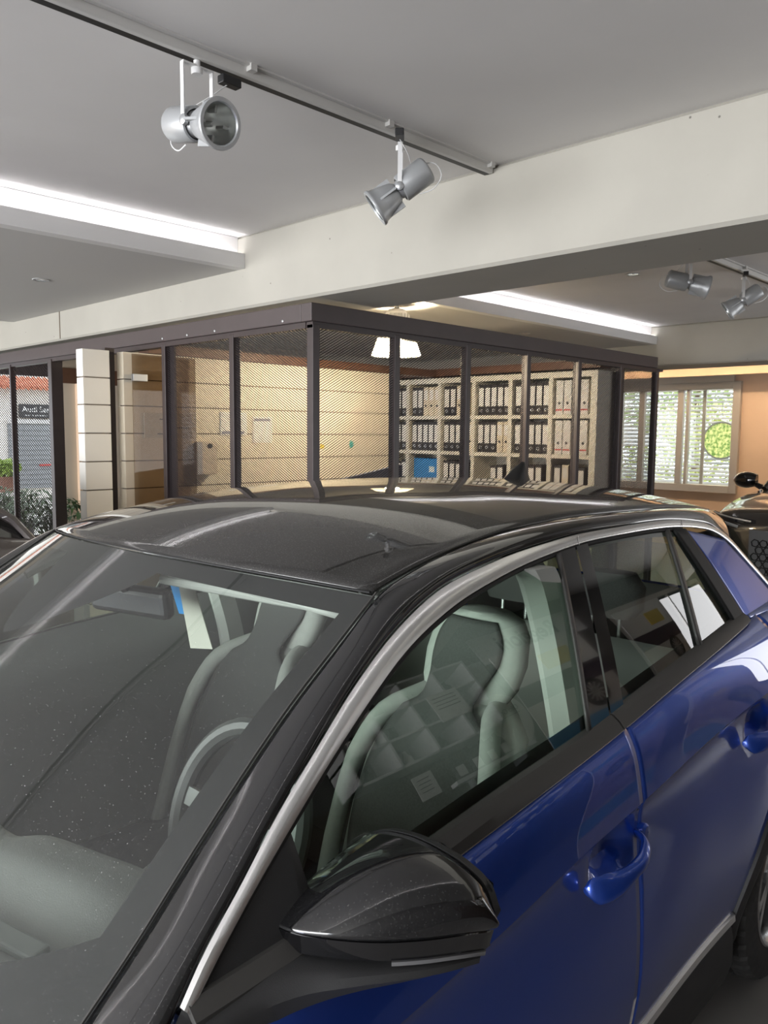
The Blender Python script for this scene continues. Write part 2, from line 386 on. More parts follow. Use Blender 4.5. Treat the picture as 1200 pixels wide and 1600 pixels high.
# =================================================================== OUTDOORS
grass = mat('outdoor_paving', (.42, .41, .38), .9, noise=.1, nscale=2)
struct('ground', MB().box((-40, -20, -.15), (XW0-.2, 40, -.02)).box((XW0-.2, YBK+.2, -.15), (20, 40, -.02)).box((XW0-.2, -20, -.15), (20, YF, -.02)), grass, label='pale paving outside')
def foliage(root, n, centre, rad, size, m, name='foliage', flat=1.):
    mb = MB()
    for _ in range(n):
        while True:
            p = Vector((random.uniform(-1,1), random.uniform(-1,1), random.uniform(-1,1)))
            if p.length < 1: break
        p = Vector((p.x*rad[0], p.y*rad[1], p.z*rad[2])) + Vector(centre)
        e = Euler((random.uniform(-.9,.9), random.uniform(-.9,.9), random.uniform(0,6.3))).to_matrix(); s = size*random.uniform(.6,1.3)
        q = [Vector((-s*.45,0,0)), Vector((0,-s,0)), Vector((s*.45,0,.25*s)), Vector((0,s,0))]
        mb.add([p + e @ a for a in q], [(0,1,2,3)])
    o = mb.build(name, m, root, smooth=False, fix=False); o['kind'] = 'stuff'; return o
hg = empty('hedge', (-5.3, 15.2, 0), label='yellow green hedge outside the back window', cat='hedge')
foliage(hg, 9000, (0,0,1.2), (3.2, .7, 1.25), .05, leafmat('hedge_leaf', (.22,.36,.07), (.75,.70,.22)))
MB().tube([(0,0,-.02),(0,0,1.0)], .05).build('stem', MT['brownbeam'], hg)
hg2 = empty('tree', (-7.9, 18.5, 0), label='tall pale green tree outside beyond the hedge', cat='tree')
foliage(hg2, 7000, (0,0,2.9), (3.6, 1.2, 1.9), .08, leafmat('tree_leaf', (.30,.42,.16), (.65,.68,.36)))
MB().tube([(0,0,-.02),(0,0,3.0)], [.12,.06]).build('trunk', MT['brownbeam'], hg2)
ps = empty('parasol', (-7.2, 13.4, -.02), label='white garden parasol outside the back window', cat='parasol')
MB().lathe([(1.0, 1.55), (.02, 2.0)], 8, caps=False).build('canopy', MT['white'], ps, smooth=False, out=(0,0,1)); MB().tube([(0,0,0),(0,0,2.0)], .025).build('pole', MT['satin'], ps)
# round disc in the window, view of the leaves painted into its colour
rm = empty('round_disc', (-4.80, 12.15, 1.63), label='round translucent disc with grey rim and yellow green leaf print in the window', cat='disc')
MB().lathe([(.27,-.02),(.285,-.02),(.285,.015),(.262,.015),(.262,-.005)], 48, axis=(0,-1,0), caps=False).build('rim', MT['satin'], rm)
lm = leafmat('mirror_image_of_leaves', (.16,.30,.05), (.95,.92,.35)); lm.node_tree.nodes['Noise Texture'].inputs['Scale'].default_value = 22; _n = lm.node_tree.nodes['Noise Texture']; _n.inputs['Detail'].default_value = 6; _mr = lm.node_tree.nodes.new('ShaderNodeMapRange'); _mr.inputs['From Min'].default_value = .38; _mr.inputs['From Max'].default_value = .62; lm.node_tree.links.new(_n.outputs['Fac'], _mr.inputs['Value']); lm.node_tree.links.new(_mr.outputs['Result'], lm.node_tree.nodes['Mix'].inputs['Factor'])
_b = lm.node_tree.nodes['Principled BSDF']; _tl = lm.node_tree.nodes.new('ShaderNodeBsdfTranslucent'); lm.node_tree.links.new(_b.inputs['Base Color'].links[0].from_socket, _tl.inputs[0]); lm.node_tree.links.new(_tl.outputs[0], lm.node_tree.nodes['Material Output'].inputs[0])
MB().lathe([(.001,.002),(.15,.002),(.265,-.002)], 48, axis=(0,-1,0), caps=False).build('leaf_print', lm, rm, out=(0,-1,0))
MB().tube([(0,.01,.27),(0,-.03,.76)], .003).build('hanger', MT['satin'], rm)
# house across the street (seen through the left partition)
hs = empty('street_building', (-20, 8, 0), label='white street building with red tiled roof and grey shutter', cat='building')
MB().box((-.2, -6, 0), (0, 9, 2.75)).build('wall', mat('street_wall', (.80,.76,.70), .8), hs, smooth=False)
MB().box((-3, -6, 2.96), (-.4, 9, 5.2)).build('upper_wall', mat('upper_wall', (.78,.72,.66), .8), hs, smooth=False)
tile = mat('roof_tile', (.55,.20,.12), .8, noise=.2, nscale=8)
tme = MB().lathe([(.05,-.5),(.06,.5)], 6, axis=(1,0,-.35)).mesh('roof_tile', tile)
for k in range(60):
    o = link('roof_tile', tme, hs); o.location = (-.1, -4+k*.14, 2.86)
MB().box((.0, -.62, .25), (.05, 3.2, 1.83)).build('shutter', mat('shutter_grey', (.28,.29,.30), .6), hs, smooth=False)
sl_me = MB().box((.05, -.6, 0), (.07, 3.2, .012)).mesh('shutter_slat', mat('shutter_line', (.20,.21,.22), .6), smooth=False)
for k in range(12):
    o = link('shutter_slat', sl_me, hs); o.location = (0, 0, .35+k*.12)
MB().box((.0, -.62, 1.84), (.10, 3.2, 1.95)).build('lintel', MT['white'], hs, smooth=False)
MB().box((.05, .1, .80), (.09, 3.0, .84)).build('barrier_stripe', MT['redp'], hs, smooth=False)
sg = empty('street_sign', (-19.9, 7.62, 1.98), label='dark street sign with pale lettering above grey shutter', cat='sign')
MB().box((0, 0, 0), (.06, 2.4, .33)).build('panel', mat('sign_dark', (.03,.03,.032), .5), sg, smooth=False)
text_words('Audi Service', .195, MT['white'], sg, (.065, .06, .20), (R(90), 0, R(90)), align='LEFT')
_sgm = mat('sign_grey', (.4,.4,.4), .6)
for k in range(16): MB().box((.0605, .12+k*.085, .045), (.063, .12+k*.085+random.uniform(.03,.07), .072)).build('small_print', _sgm, sg, smooth=False)
fp = empty('flower_pot', (-12.4, 4.55, -.02), label='small green shrub in brown pot outside on a stand', cat='plant')
MB().box((-.2,-.2,0),(.2,.2,.78)).build('stand', MT['white'], fp, smooth=False)
MB().lathe([(.10,.78),(.15,1.02)], 16).build('pot', mat('terracotta', (.25,.12,.08), .8), fp)
foliage(fp, 220, (0,0,1.14), (.2,.2,.14), .06, leafmat('pot_leaf', (.15,.30,.03), (.4,.5,.08)))

# =================================================================== OFFICE ENCLOSURE OF EXPANDED METAL
XO = -3.4; YO = 2.89; FZ0, FZ1 = 2.305, 2.415
off = empty('mesh_partition', (XO, YO, 0), label='brown steel office partition with expanded metal panels and top fascia', cat='partition')
def olink(mb, name, m, **k):
    k.setdefault('smooth', False); o = mb.build(name, m, None, **k); o.parent = off; o.matrix_parent_inverse = Matrix.Translation((-XO, -YO, 0)); return o
# fascia: two folded channels meeting at the corner, with a drip lip under them
bevel(olink(MB().box((XO-.06, YO-.03, FZ0+.012), (XO+.03, 6.99, FZ1)), 'fascia', MT['fascia']), .004)
bevel(olink(MB().box((-8.6, YO-.03, FZ0+.012), (XO-.06, YO+.06, FZ1)), 'fascia', MT['fascia']), .004)
olink(MB().box((XO-.05, YO, FZ0-.02), (XO+.005, 7.08, FZ0+.012)), 'head_rail', MT['frame'])
olink(MB().box((-8.6, YO-.005, FZ0-.02), (XO-.05, YO+.05, FZ0+.012)), 'head_rail', MT['frame'])
posts_r = [2.89, 3.567, 4.264, 4.974, 5.688, 6.375, 7.05]
posts_l = [-4.16, -4.965]
for i, y in enumerate(posts_r):
    wdt = .045 if i else .05
    bevel(olink(MB().box((XO-.045, y-(0 if i == 0 else .022), 0), (XO+.008, y-(0 if i == 0 else .022)+wdt, FZ0)), 'post', MT['frame']), .003)
for x in posts_l:
    bevel(olink(MB().box((x-.022, YO-.008, 0), (x+.024, YO+.045, FZ0)), 'post', MT['frame']), .003)
for x, wd, dp in ((-6.815, .07, .10), (-7.69, .03, .05), (-8.47, .03, .05)):
    bevel(olink(MB().box((x-wd/2, YO-.012, 0), (x+wd/2, YO-.012+dp, FZ0)), 'post', MT['frame']), .003)
boltm = MB().lathe([(.008,0),(.008,.003),(.004,.006)], 10, axis=(0,-1,0)).mesh('bolt', MT['satin'])
for x in (-3.62, -4.3, -4.62, -4.93):
    o = link('bolt', boltm, off); o.location = (x-XO, -.03, FZ0+.03)
def expanded(width, height, name, L=.028, S=.015):
    nj = int(width/(L/2)); nk = int(height/(S/2)); mb = MB(); h, d, a = (.127 if S < .02 else .085)*S, .12*S, S/4
    for k in range(nk):
        o = len(mb.v)
        for j in range(nj+1):
            s = j*L/2; z = k*S/2 + a*(1 if (j+k) % 2 == 0 else -1)
            mb.v.append((s, d, z+h)); mb.v.append((s, -d, z-h))
        for j in range(nj):
            mb.f.append((o+2*j, o+2*j+1, o+2*j+3, o+2*j+2))
    return mb.mesh(name, MT['meshm'], smooth=False, fix=False)
em_r = expanded(.66, 2.25, 'mesh_panel'); em_a = expanded(.70, 2.25, 'mesh_panel'); em_b = expanded(.77, 2.25, 'mesh_panel'); em_c = expanded(.79, 2.25, 'mesh_panel', .050, .027)
def panel(me, x, y, rz):
    o = link('mesh_panel', me, off); o.location = (x-XO, y-YO, .04); o.rotation_euler = (0,0,rz); o['kind'] = 'stuff'
for y in posts_r[:-1]: panel(em_r, XO-.012, y+.02, R(90))
panel(em_a, -4.136, YO+.012, 0); panel(em_b, -4.94, YO+.012, 0)
panel(em_c, -7.66, YO+.012, 0); panel(em_c, -8.45, YO+.012, 0)
# inner frame angles on the two corner panels
for x0, x1 in ((-4.94, -4.885),):
    olink(MB().box((x0, YO+.03, 0), (x1, YO+.045, FZ0-.02)), 'angle_frame', MT['frame'])
olink(MB().box((XO-.04, 6.40, 0), (XO-.025, 6.47, FZ0-.02)), 'angle_frame', MT['frame'])
olink(MB().box((XO-.05, 7.03, 2.29), (XO+.03, 7.10, 2.312)), 'end_cap', MT['frame'])

# inner board wall (each course a board) and its end column
wi = struct('wall_office', MB().box((-5.36, 2.765, 0), (-5.287, 5.5, 2.262)), MT['joint'], label='cream wall of stacked boards inside the office')
zs = [0.10, .298, .496, .694, .892, 1.092, 1.296, 1.494, 1.690, 1.886, 2.072, 2.265]
for i in range(len(zs)-1):
    struct('board', MB().box((-5.375, 2.752, zs[i]+.004), (-5.28, 5.5, zs[i+1]-.004)), MT['cream'], wi)
wc = struct('wall_column', MB().box((-5.36, 2.47, 0), (-5.29, 2.64, 2.258)), MT['joint'], label='white column of stacked boards at the office entrance')
for i in range(len(zs)-1):
    bevel(struct('board', MB().box((-5.375, 2.456, zs[i]+.004), (-5.28, 2.65, zs[i+1]-.004)), MT['pale'], wc), .002, 1)
pst = tag(MB().box((-5.42, 2.665, 0), (-5.375, 2.735, 2.29)).build('door_post', MT['frame'], None, smooth=False), 'slim brown steel post between white column and board wall', 'post')
# bronze glass door folded back against the board wall
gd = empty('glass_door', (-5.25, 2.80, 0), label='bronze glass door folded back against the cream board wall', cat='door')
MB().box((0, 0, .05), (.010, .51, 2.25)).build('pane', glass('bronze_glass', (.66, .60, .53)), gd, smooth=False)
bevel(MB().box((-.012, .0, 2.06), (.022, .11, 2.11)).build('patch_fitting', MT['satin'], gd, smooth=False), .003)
# timber beams over the office
struct('trim_7', MB().box((-5.42, 2.95, 2.266), (-5.28, 6.5, 2.335)), MT['brownbeam'], label='brown timber rail on top of the board wall')
struct('trim_8', MB().box((-6.4, 6.12, 2.275), (XO-.06, 6.3, 2.345)), MT['brownbeam'], label='brown timber rail above the binder shelf')
struct('wall_office_back', MB().box((-6.5, 6.505, 0), (XO-.07, 6.56, 2.27)), MT['cream'], label='cream wall behind the binder shelf')
# =================================================================== OFFICE FURNITURE
sx = [-6.09, -5.66, -5.23, -4.80, -4.37, -3.935, -3.505]; szr = [0.12, .46, .81, 1.16, 1.513, 1.864, 2.225]
SY0, SY1 = 6.11, 6.49
shelf = empty('binder_shelf', (-4.8, 6.3, 0), label='tall white cube shelf filled with binders against the office wall', cat='shelf')
def sbox(a, b, nm):
    o = bevel(MB().box((a[0]+4.8, a[1]-6.3, a[2]), (b[0]+4.8, b[1]-6.3, b[2])).build(nm, MT['shelfw'], shelf, smooth=False), .002, 1)
for i, x in enumerate(sx):
    t = .022 if 0 < i < len(sx)-1 else .032
    sbox((x-t, SY0, 0), (x+t, SY1, 2.255), 'upright')
for i, z in enumerate(szr):
    for c in range(len(sx)-1):
        sbox((sx[c]+.022, SY0+.003, z-(.018 if i < 6 else .022)), (sx[c+1]-.022, SY1, z+(.018 if i < 6 else .03)), 'shelf_board')
sbox((-6.09, SY1-.012, .1), (-3.5, SY1-.002, 2.22), 'back_panel')
# binders: one master of each kind, then copies
def make_binder(kind, wd, h):
    r = empty('binder', (0,0,0))
    bevel(MB().box((-wd/2, 0, 0), (wd/2, .285, h)).build('cover', MT['binder'] if kind == 'black' else MT['binderw'] if kind == 'cream' else MT['paper'], r, smooth=False), .003, 1)
    if kind == 'black':
        MB().box((-wd/2+.008, -.0015, .085), (wd/2-.008, 0, h-.03)).build('spine_label', MT['paper'], r, smooth=False)
        MB().lathe([(.010,0),(.010,.002),(.016,.003),(.016,0)], 14, (0,-.0005,.045), (0,-1,0), caps=False).build('finger_ring', MT['satin'], r)
    else:
        MB().lathe([(.0005,.001),(.012,.001),(.012,0)], 14, (0,-.0005,.10), (0,-1,0), caps=False).build('finger_hole', MT['black'], r)
        if kind == 'white':
            MB().box((-wd/2+.004, -.0012, .035), (wd/2-.004, 0, .047)).build('red_stripe', MT['redp'], r, smooth=False)
        else:
            MB().box((-wd/2+.010, -.0012, .16), (wd/2-.010, 0, h-.03)).build('spine_label', MT['paper'], r, smooth=False)
    return r
masters = {k: make_binder(*a) for k, a in dict(black=('black', .072, .29), cream=('cream', .066, .29), white=('white', .075, .30)).items()}
used = set()
rown = {5: 'top', 4: 'second', 3: 'third'}
def put_binder(kind, x, z, row, tilt=0, hs=1.):
    k = kind
    o = masters[k] if k not in used else copy_tree(masters[k]); used.add(k)
    o.location = (x, 6.145, z); o.rotation_euler = (0, tilt, 0); o.scale = (1, 1, hs)
    nm = {'black': 'black lever-arch binder with white spine label', 'cream': 'cream cardboard binder with dark finger hole', 'white': 'white binder with red stripe across its spine'}[kind]
    tag(o, '%s on the %s row of the office shelf' % (nm, rown[row]), 'binder', '%s binders on the %s shelf row' % (kind, rown[row]))
fill = {5: ['bb', 'bbccc', 'bbcc', 'bbbbb', 'bbbbb', 'wwww'], 4: ['bb', 'bbbbb', 'bbbbc', 'bbbcc', 'bbbbb', 'wwww'], 3: ['bb', '', 'bbb', '..bb', '.bbb', 'bc.b']}
kk = dict(b='black', c='cream', w='white')
for row, cells in fill.items():
    for c, s in enumerate(cells):
        x0, x1 = sx[c]+.03, sx[c+1]-.03; n = len(s)
        if c == 0: x0 = x1 - .17
        for q, ch in enumerate(s):
            if ch == '.': continue
            step = .075 if n > 4 else (.079 if ch != 'w' else .083)
            xx = x0 + .040 + q*step
            put_binder(kk[ch], xx, szr[row]+.0185, row, 0, 1. if row > 3 else random.uniform(.78, .9))
bx = empty('blue_box', (-5.445, 6.16, szr[3]+.019), label='bright blue storage box with white emblem on the office shelf', cat='box')
bevel(MB().box((-.165, 0, 0), (.165, .28, .27)).build('carton', MT['bluebox'], bx, smooth=False), .006)
MB().box((.05, -.002, .13), (.12, 0, .19)).build('emblem', MT['paper'], bx, smooth=False)

ds = empty('desk_screen', (-4.15, 3.95, 0), label='blue grey desk divider behind the mesh in the office', cat='divider')
MB().prism([(-.55, .75), (.50, .75), (.50, 1.47), (-.55, 1.34)], lambda p: (.0-.1*p[0], p[0], p[1]), lambda p: (.03-.1*p[0], p[0], p[1])).build('panel', mat('divider_cloth', (.13,.14,.19), .85), ds, smooth=False)
MB().box((-.3,-.55,.72),(.03,.5,.75)).build('desk_top', MT['pale'], ds, smooth=False)
for yy in (-.5, .45): MB().box((-.27,yy-.02,0),(-.23,yy+.02,.72)).build('leg', MT['frame'], ds, smooth=False)
# notices and devices on the board wall
nb = tag(MB().box((-5.278, 2.90, 1.66), (-5.268, 3.33, 1.84)).build('notice_board', mat('notice_sheet', (.58,.55,.48), .6), None, smooth=False), 'pale printed notice behind the bronze glass door', 'notice')
for k, (ya, yb, z) in enumerate(((3.02,3.16,1.79),(3.06,3.26,1.73),(3.0,3.08,1.685))):
    MB().box((-5.2679, ya, z), (-5.2672, yb, z+.008)).build('printed_line', MT['black'], nb, smooth=False)
pd = empty('paper_dispenser', (-5.28, 3.40, 1.38), label='cream wall dispenser with dark knob on the board wall', cat='dispenser')
bevel(MB().box((0, -.08, 0), (.10, .06, .25)).build('housing', MT['tan'], pd, smooth=False), .01)
MB().lathe([(.02,0),(.018,.01)], 12, (.10,-.01,.22), (1,0,0)).build('knob', MT['black'], pd)
for k, (y0, y1, z0, z1, c) in enumerate(((3.55, 3.80, 1.68, 1.86, 'paper'), (3.86, 4.05, 1.62, 1.83, 'paper'))):
    o = tag(MB().box((-5.279, y0, z0), (-5.270, y1, z1)).build('wall_sheet', MT[c], None, smooth=False), ['white wall sheet with dark strip beside the dispenser', 'pale wall sheet with grey strip on the cream boards'][k], 'notice')
    MB().box((-5.2699, y0+.01, z0+.01), (-5.269, y1-.03, z0+.03) if k == 0 else (-5.269, y1-.02, z1-.02)).build('strip', mat('strip_grey', (.25,.26,.32), .6), o, smooth=False) if k == 0 else MB().box((-5.2699, y0+.01, z1-.035), (-5.269, y1-.02, z1-.015)).build('strip', mat('strip_grey2', (.25,.26,.32), .6), o, smooth=False)
for k, (y, z, c, nm) in enumerate(((4.60, 1.585, (.8,.55,.05), 'yellow'), (4.95, 1.60, (.02,.35,.32), 'teal'), (4.52, 1.58, (.35,.38,.55), 'lilac'))):
    o = MB().lathe([(.022,0),(.02,.012),(.001,.014)], 14, (0,0,0), (1,0,0)).build('magnet', mat('magnet_'+nm, c, .4), None)
    o.location = (-5.28, y, z); o.scale = (1, 1, 1.6 if nm == 'teal' else 1); tag(o, 'small %s magnet on the cream board wall' % nm, 'magnet')

# pendant with ribbed conical shade
pn = empty('pendant_lamp', (-4.2, 4.40, 0), label='lit pendant lamp with conical frosted shade inside the office', cat='lamp')
MB().lathe([(.075,2.46),(.085,2.47),(.085,2.60),(.06,2.63),(.02,2.64),(.01,2.666)], 24).build('ballast_housing', MT['white'], pn)
finm = MB().box((.084,-.004,2.475),(.098,.004,2.595)).mesh('fin', MT['white'], smooth=False)
for k in range(18):
    o = link('fin', finm, pn); o.rotation_euler = (0,0,k*math.pi/9)
sm = bpy.data.materials.new('frosted_shade'); sm.use_nodes = True; nt = sm.node_tree; nt.nodes.clear()
o_ = nt.nodes.new('ShaderNodeOutputMaterial'); tl = nt.nodes.new('ShaderNodeBsdfTranslucent'); tl.inputs[0].default_value = (.95,.88,.72,1); df_ = nt.nodes.new('ShaderNodeBsdfDiffuse'); df_.inputs[0].default_value = (.8,.76,.66,1)
mx_ = nt.nodes.new('ShaderNodeMixShader'); mx_.inputs[0].default_value = .35; nt.links.new(tl.outputs[0], mx_.inputs[1]); nt.links.new(df_.outputs[0], mx_.inputs[2]); nt.links.new(mx_.outputs[0], o_.inputs[0])
prof = [(.128,2.455),(.185,2.29)]
shm = MB()
n = 72
for j, (r0, z) in enumerate(prof):
    for k in range(n): rr = r0*(1 + (.012 if k % 2 else -.012)); shm.v.append((rr*math.cos(2*math.pi*k/n), rr*math.sin(2*math.pi*k/n), z))
for k in range(n): shm.f.append((k, (k+1) % n, n+(k+1) % n, n+k))
shm.build('lamp_shade', sm, pn, smooth=False)
MB().lathe([(.001,2.33),(.035,2.35),(.05,2.39),(.035,2.43),(.02,2.46)], 20).build('bulb', emis('pendant_bulb', (1.0,.86,.62), 20.0), pn)
pl = bpy.data.lights.new('pendant_light', 'POINT'); pl.energy = 85; pl.color = (1.0, .82, .56); pl.shadow_soft_size = .06
po = bpy.data.objects.new('pendant_light', pl); C.objects.link(po); po.parent = pn; po.location = (0, 0, 2.275)

# =================================================================== TRACK LIGHTING
def track(ya, yb, label):
    t = empty('lighting_track', (-2.17, (ya+yb)/2, ZC), label=label, cat='track'); L = (yb-ya)/2
    bevel(MB().box((-.022,-L,-.034),(.022,L,0)).build('track_profile', MT['track'], t, smooth=False), .002, 1)
    MB().box((-.0225,-L+.002,-.0345),(.004,L-.002,-.022)).build('conductor_slot', MT['black'], t, smooth=False)
    MB().box((.024,-L,-.006),(.040,L,0)).build('cover_strip', MT['track'], t, smooth=False)
    clipm = MB().box((.020,-.012,-.02),(.046,.012,0)).mesh('clip', MT['track'], smooth=False)
    k = -L+.35
    while k < L: o = link('clip', clipm, t); o.location = (0, k, 0); k += .62
    return t
track(-2.5, 2.84, 'white ceiling lighting track before the beam')
track(3.45, 8.1, 'white ceiling lighting track behind the beam')
def make_spot():
    # lamp built along +X (bell end forward), hung from a yoke whose arms lie along Y; pivot at the origin of 'tilt'
    root = empty('spot_lamp', (0,0,0))
    h = .165
    for s in (-1, 1):
        MB().obox((0, s*.052, h/2+.002), (.016, .004, h)).build('yoke_arm', MT['lampwhite'], root, smooth=False)
    bevel(MB().box((-.009,-.054,h-.002),(.009,.054,h+.004)).build('yoke_bridge', MT['lampwhite'], root, smooth=False), .002)
    MB().lathe([(.016,h-.022),(.018,h-.018),(.018,h-.004),(.010,h),(.010,h+.018)], 16).build('swivel_knob', MT['lampwhite'], root)
    bevel(MB().box((-.016,.085,h-.018),(.016,.155,h+.008)).build('track_adapter', MT['black'], root, smooth=False), .003)
    return root
def spot_head(root, az, tilt):
    hd = empty('lamp_head', (0,0,0)); hd.parent = root; hd.rotation_euler = Euler((0, tilt, az), 'XYZ')
    return hd
spot_can = MB().lathe([(.001,-.150),(.050,-.150),(.056,-.146),(.060,-.138),(.060,-.012),(.057,-.006),(.050,-.004)], 32, axis=(1,0,0), caps=False).box((-.14,-.003,.0585),(-.02,.003,.0625)).mesh('lamp_can', MT['lampgrey'])
spot_neck = MB().lathe([(.046,-.01),(.040,.0),(.036,.012),(.040,.022)], 28, axis=(1,0,0), caps=False).mesh('lamp_neck', MT['satin'])
spot_bell = MB().lathe([(.040,.014),(.050,.026),(.068,.085),(.076,.118),(.082,.124),(.084,.132),(.082,.138),(.070,.138),(.066,.132)], 40, axis=(1,0,0), caps=False).mesh('lamp_bell', MT['lampgrey'])
spot_refl = MB().lathe([(.066,.130),(.060,.10),(.045,.062),(.02,.045),(.001,.042)], 32, axis=(1,0,0), caps=False).mesh('reflector', MT['reflector'])
spot_cap = MB().lathe([(.008,.045),(.010,.052),(.010,.080),(.006,.088),(.001,.089)], 14, axis=(1,0,0), caps=False).mesh('burner', MT['satin'])
spot_lens = MB().lathe([(.001,.130),(.066,.130)], 32, axis=(1,0,0), caps=False).mesh('front_glass', MT['clearglass'])
spot_rib = MB().box((.02,-.0045,.036),(.10,.0045,.072)).mesh('side_rib', MT['lampgrey'], smooth=False)
spot_pivot = MB().lathe([(.016,0),(.016,.012),(.010,.016),(.001,.017)], 18, (0,.043,0), (0,1,0)).mesh('pivot_knob', MT['satin'])
def spot(loc, yoke_rz, tilt, label, adapter=True):
    rt = make_spot(); rt.location = loc; rt.rotation_euler = (0,0,yoke_rz)
    tag(rt, label, 'spotlight', 'spotlights on the ceiling tracks')
    for nm, me in (('lamp_can', spot_can), ('lamp_neck', spot_neck), ('lamp_bell', spot_bell), ('reflector', spot_refl), ('burner', spot_cap), ('front_glass', spot_lens)):
        o = link(nm, me, rt); o.rotation_euler = (0, tilt, 0); o.scale = (.87,)*3
        if nm == 'lamp_bell':
            for a in (0, math.pi/2, math.pi, -math.pi/2):
                q = link('side_rib', spot_rib, o); q.rotation_euler = (a, 0, 0)
    for s in (1, -1):
        o = link('pivot_knob', spot_pivot, rt); o.rotation_euler = (0, tilt, 0) ; o.scale = (1, s, 1)
    ct, st = math.cos(tilt), math.sin(tilt)
    def P(x, y, z): x *= .87; z *= .87; return (x*ct + z*st, y, -x*st + z*ct)
    MB().tube(resample([P(-.148,0,.03), P(-.185,.01,.0), P(-.18,.012,-.06), P(-.12,.008,-.085), P(-.06,0,-.066)], 14), .0022, 6).build('cable_loop', MT['lampwhite'], rt)
    MB().tube(resample([P(-.10,.02,.058), (-.03,.07,.11), (0,.11,.148)], 8), .0018, 6).build('supply_cable', MT['lampwhite'], rt)
    return rt
ZL = ZC - .034 - .165 - .019
spot((-2.17, 1.392, ZL), R(2), R(13), 'grey spotlight showing its reflector, on the front track')
spot((-2.17, 2.285, ZL), R(222), R(36), 'grey spotlight hanging near the track end by the beam')
spot((-2.17, 4.86, ZL), R(38), R(14), 'grey spotlight aimed sideways on the track behind the beam')
spot((-2.17, 5.74, ZL), R(205), R(34), 'grey spotlight with its open back turned out behind the beam')
spot((-2.17, 6.72, ZL), R(215), R(30), 'grey spotlight farthest along the track behind the beam')
# recessed downlights
def downlight(x, y, z, label):
    d = empty('downlight', (x, y, z), label=label, cat='downlight')
    MB().lathe([(.036,-.001),(.050,-.004),(.054,-.001),(.054,0)], 28, caps=False).build('bezel', MT['satin'], d)
    MB().lathe([(.001,-.0005),(.037,-.0015)], 24, caps=False).build('lens', MT['lens'], d)
zoff = ZS
downlight(-5.22, 2.17, ZS, 'recessed downlight in the soffit before the beam')
downlight(-4.46, 6.45, ZS, 'recessed downlight in the soffit above the office')
downlight(-2.83, 5.42, ZC, 'recessed downlight half hidden behind the beam')
downlight(-4.5, 9.6, 2.70, 'recessed downlight in the bay by the window')

# =================================================================== PLANTS BY THE LEFT PARTITION
def palm(loc, n, length, label):
    p = empty('potted_palm', loc, label=label, cat='plant', group=None)
    MB().lathe([(.13,0),(.19,.52),(.17,.52),(.165,.48),(.001,.47)], 20, caps=False).build('pot', MT['black'], p)
    lm_ = leafmat('palm_leaf', (.02,.05,.015), (.06,.12,.03))
    for k in range(n):
        az = random.uniform(0, 6.28); el = random.uniform(.85, 1.4); L = length*random.uniform(.7,1.1); mb = MB(); pts = []
        for i in range(9):
            t = i/8; pts.append(Vector((math.cos(az)*L*t*math.cos(el)*(1+.5*t), math.sin(az)*L*t*math.cos(el)*(1+.5*t), .46 + L*(math.sin(el)*t - .5*t*t*t))))
        mb.tube(pts, [.006*(1-.8*i/8) for i in range(9)], 5)
        side = Vector((-math.sin(az), math.cos(az), 0))
        for i in range(2, 9):
            for s in (-1, 1):
                a = pts[i]; d = ((pts[i]-pts[i-1]).normalized()*.6 + side*s*.8 + Vector((0,0,-.25))).normalized(); ll = .30*L*(1.1-i/9)+.05
                b = a + d*ll*.5; c = a + d*ll + Vector((0,0,-.06)); up = d.cross(Vector((0,0,1))).normalized()*.018
                mb.add([a, b+up, c, b-up], [(0,1,2,3)])
        mb.build('frond', lm_, p, smooth=False, fix=False)
palm((-8.90, 3.68, 0), 30, .95, 'leafy dark green palm in black pot nearest the thick post')
palm((-10.55, 4.0, -.02), 30, .95, 'leafy dark green palm in black pot outside the side glazing')
# =================================================================== THE BLUE CAR  (local axes: x to its left, y to its rear, z up)
TH = R(1.671); CX, CY = 1.581, .811
car = empty('car', (-(CX*math.cos(TH)-CY*math.sin(TH)), -(CX*math.sin(TH)+CY*math.cos(TH)), 0), TH,
            'blue compact car with black roof and silver window trim', 'car')
def both(name, mb, m, parent=car, out=(1,0,0), thick=0., mats=None, **k):
    """one part on the car's left side and its mirror twin on the right; parent may be a pair"""
    pa = parent if isinstance(parent, tuple) else (parent, parent)
    res = []
    for s, p in ((1, pa[0]), (-1, pa[1])):
        q = MB(); q.v = [(s*x, y, z) for x, y, z in mb.v]; q.f = list(mb.f) if s == 1 else [f[::-1] for f in mb.f]
        kw = dict(k)
        if out is not None: kw['out'] = (s*out[0], out[1], out[2]); kw.setdefault('fix', True)
        o = q.build(name, m, p, **kw)
        if thick: solid(o, thick)
        res.append(o)
    return tuple(res)
xb = hermite([(.9,.765),(1.2,.802),(1.5,.830),(1.9,.845),(2.4,.843),(2.9,.825),(3.3,.795),(3.7,.745),(4.0,.69)])
zbl = hermite([(1.0,1.02),(1.4,1.05),(1.72,1.066),(2.35,1.099),(2.8,1.14),(3.23,1.179),(3.6,1.215),(4.0,1.25)])
xcr = hermite([(.3,.80),(.9,.888),(1.3,.896),(1.9,.902),(2.4,.902),(2.8,.900),(3.2,.906),(3.5,.906),(3.8,.880),(4.1,.80)])
zcr = hermite([(.9,.865),(1.3,.880),(1.86,.912),(2.08,.935),(2.38,.955),(2.78,.985),(3.2,1.005),(3.6,1.01),(4.1,1.0)])
belt = hermite([(1.2,1.035),(1.40,1.053),(1.576,1.069),(1.711,1.081),(1.918,1.101),(2.23,1.122),(2.551,1.151),(2.846,1.175),(3.137,1.194),(3.4,1.205)])
trlow = hermite([(1.25,.998),(1.5,1.024),(1.754,1.049),(1.939,1.068),(2.30,1.100),(2.663,1.137),(3.0,1.160),(3.217,1.174),(3.4,1.190)])
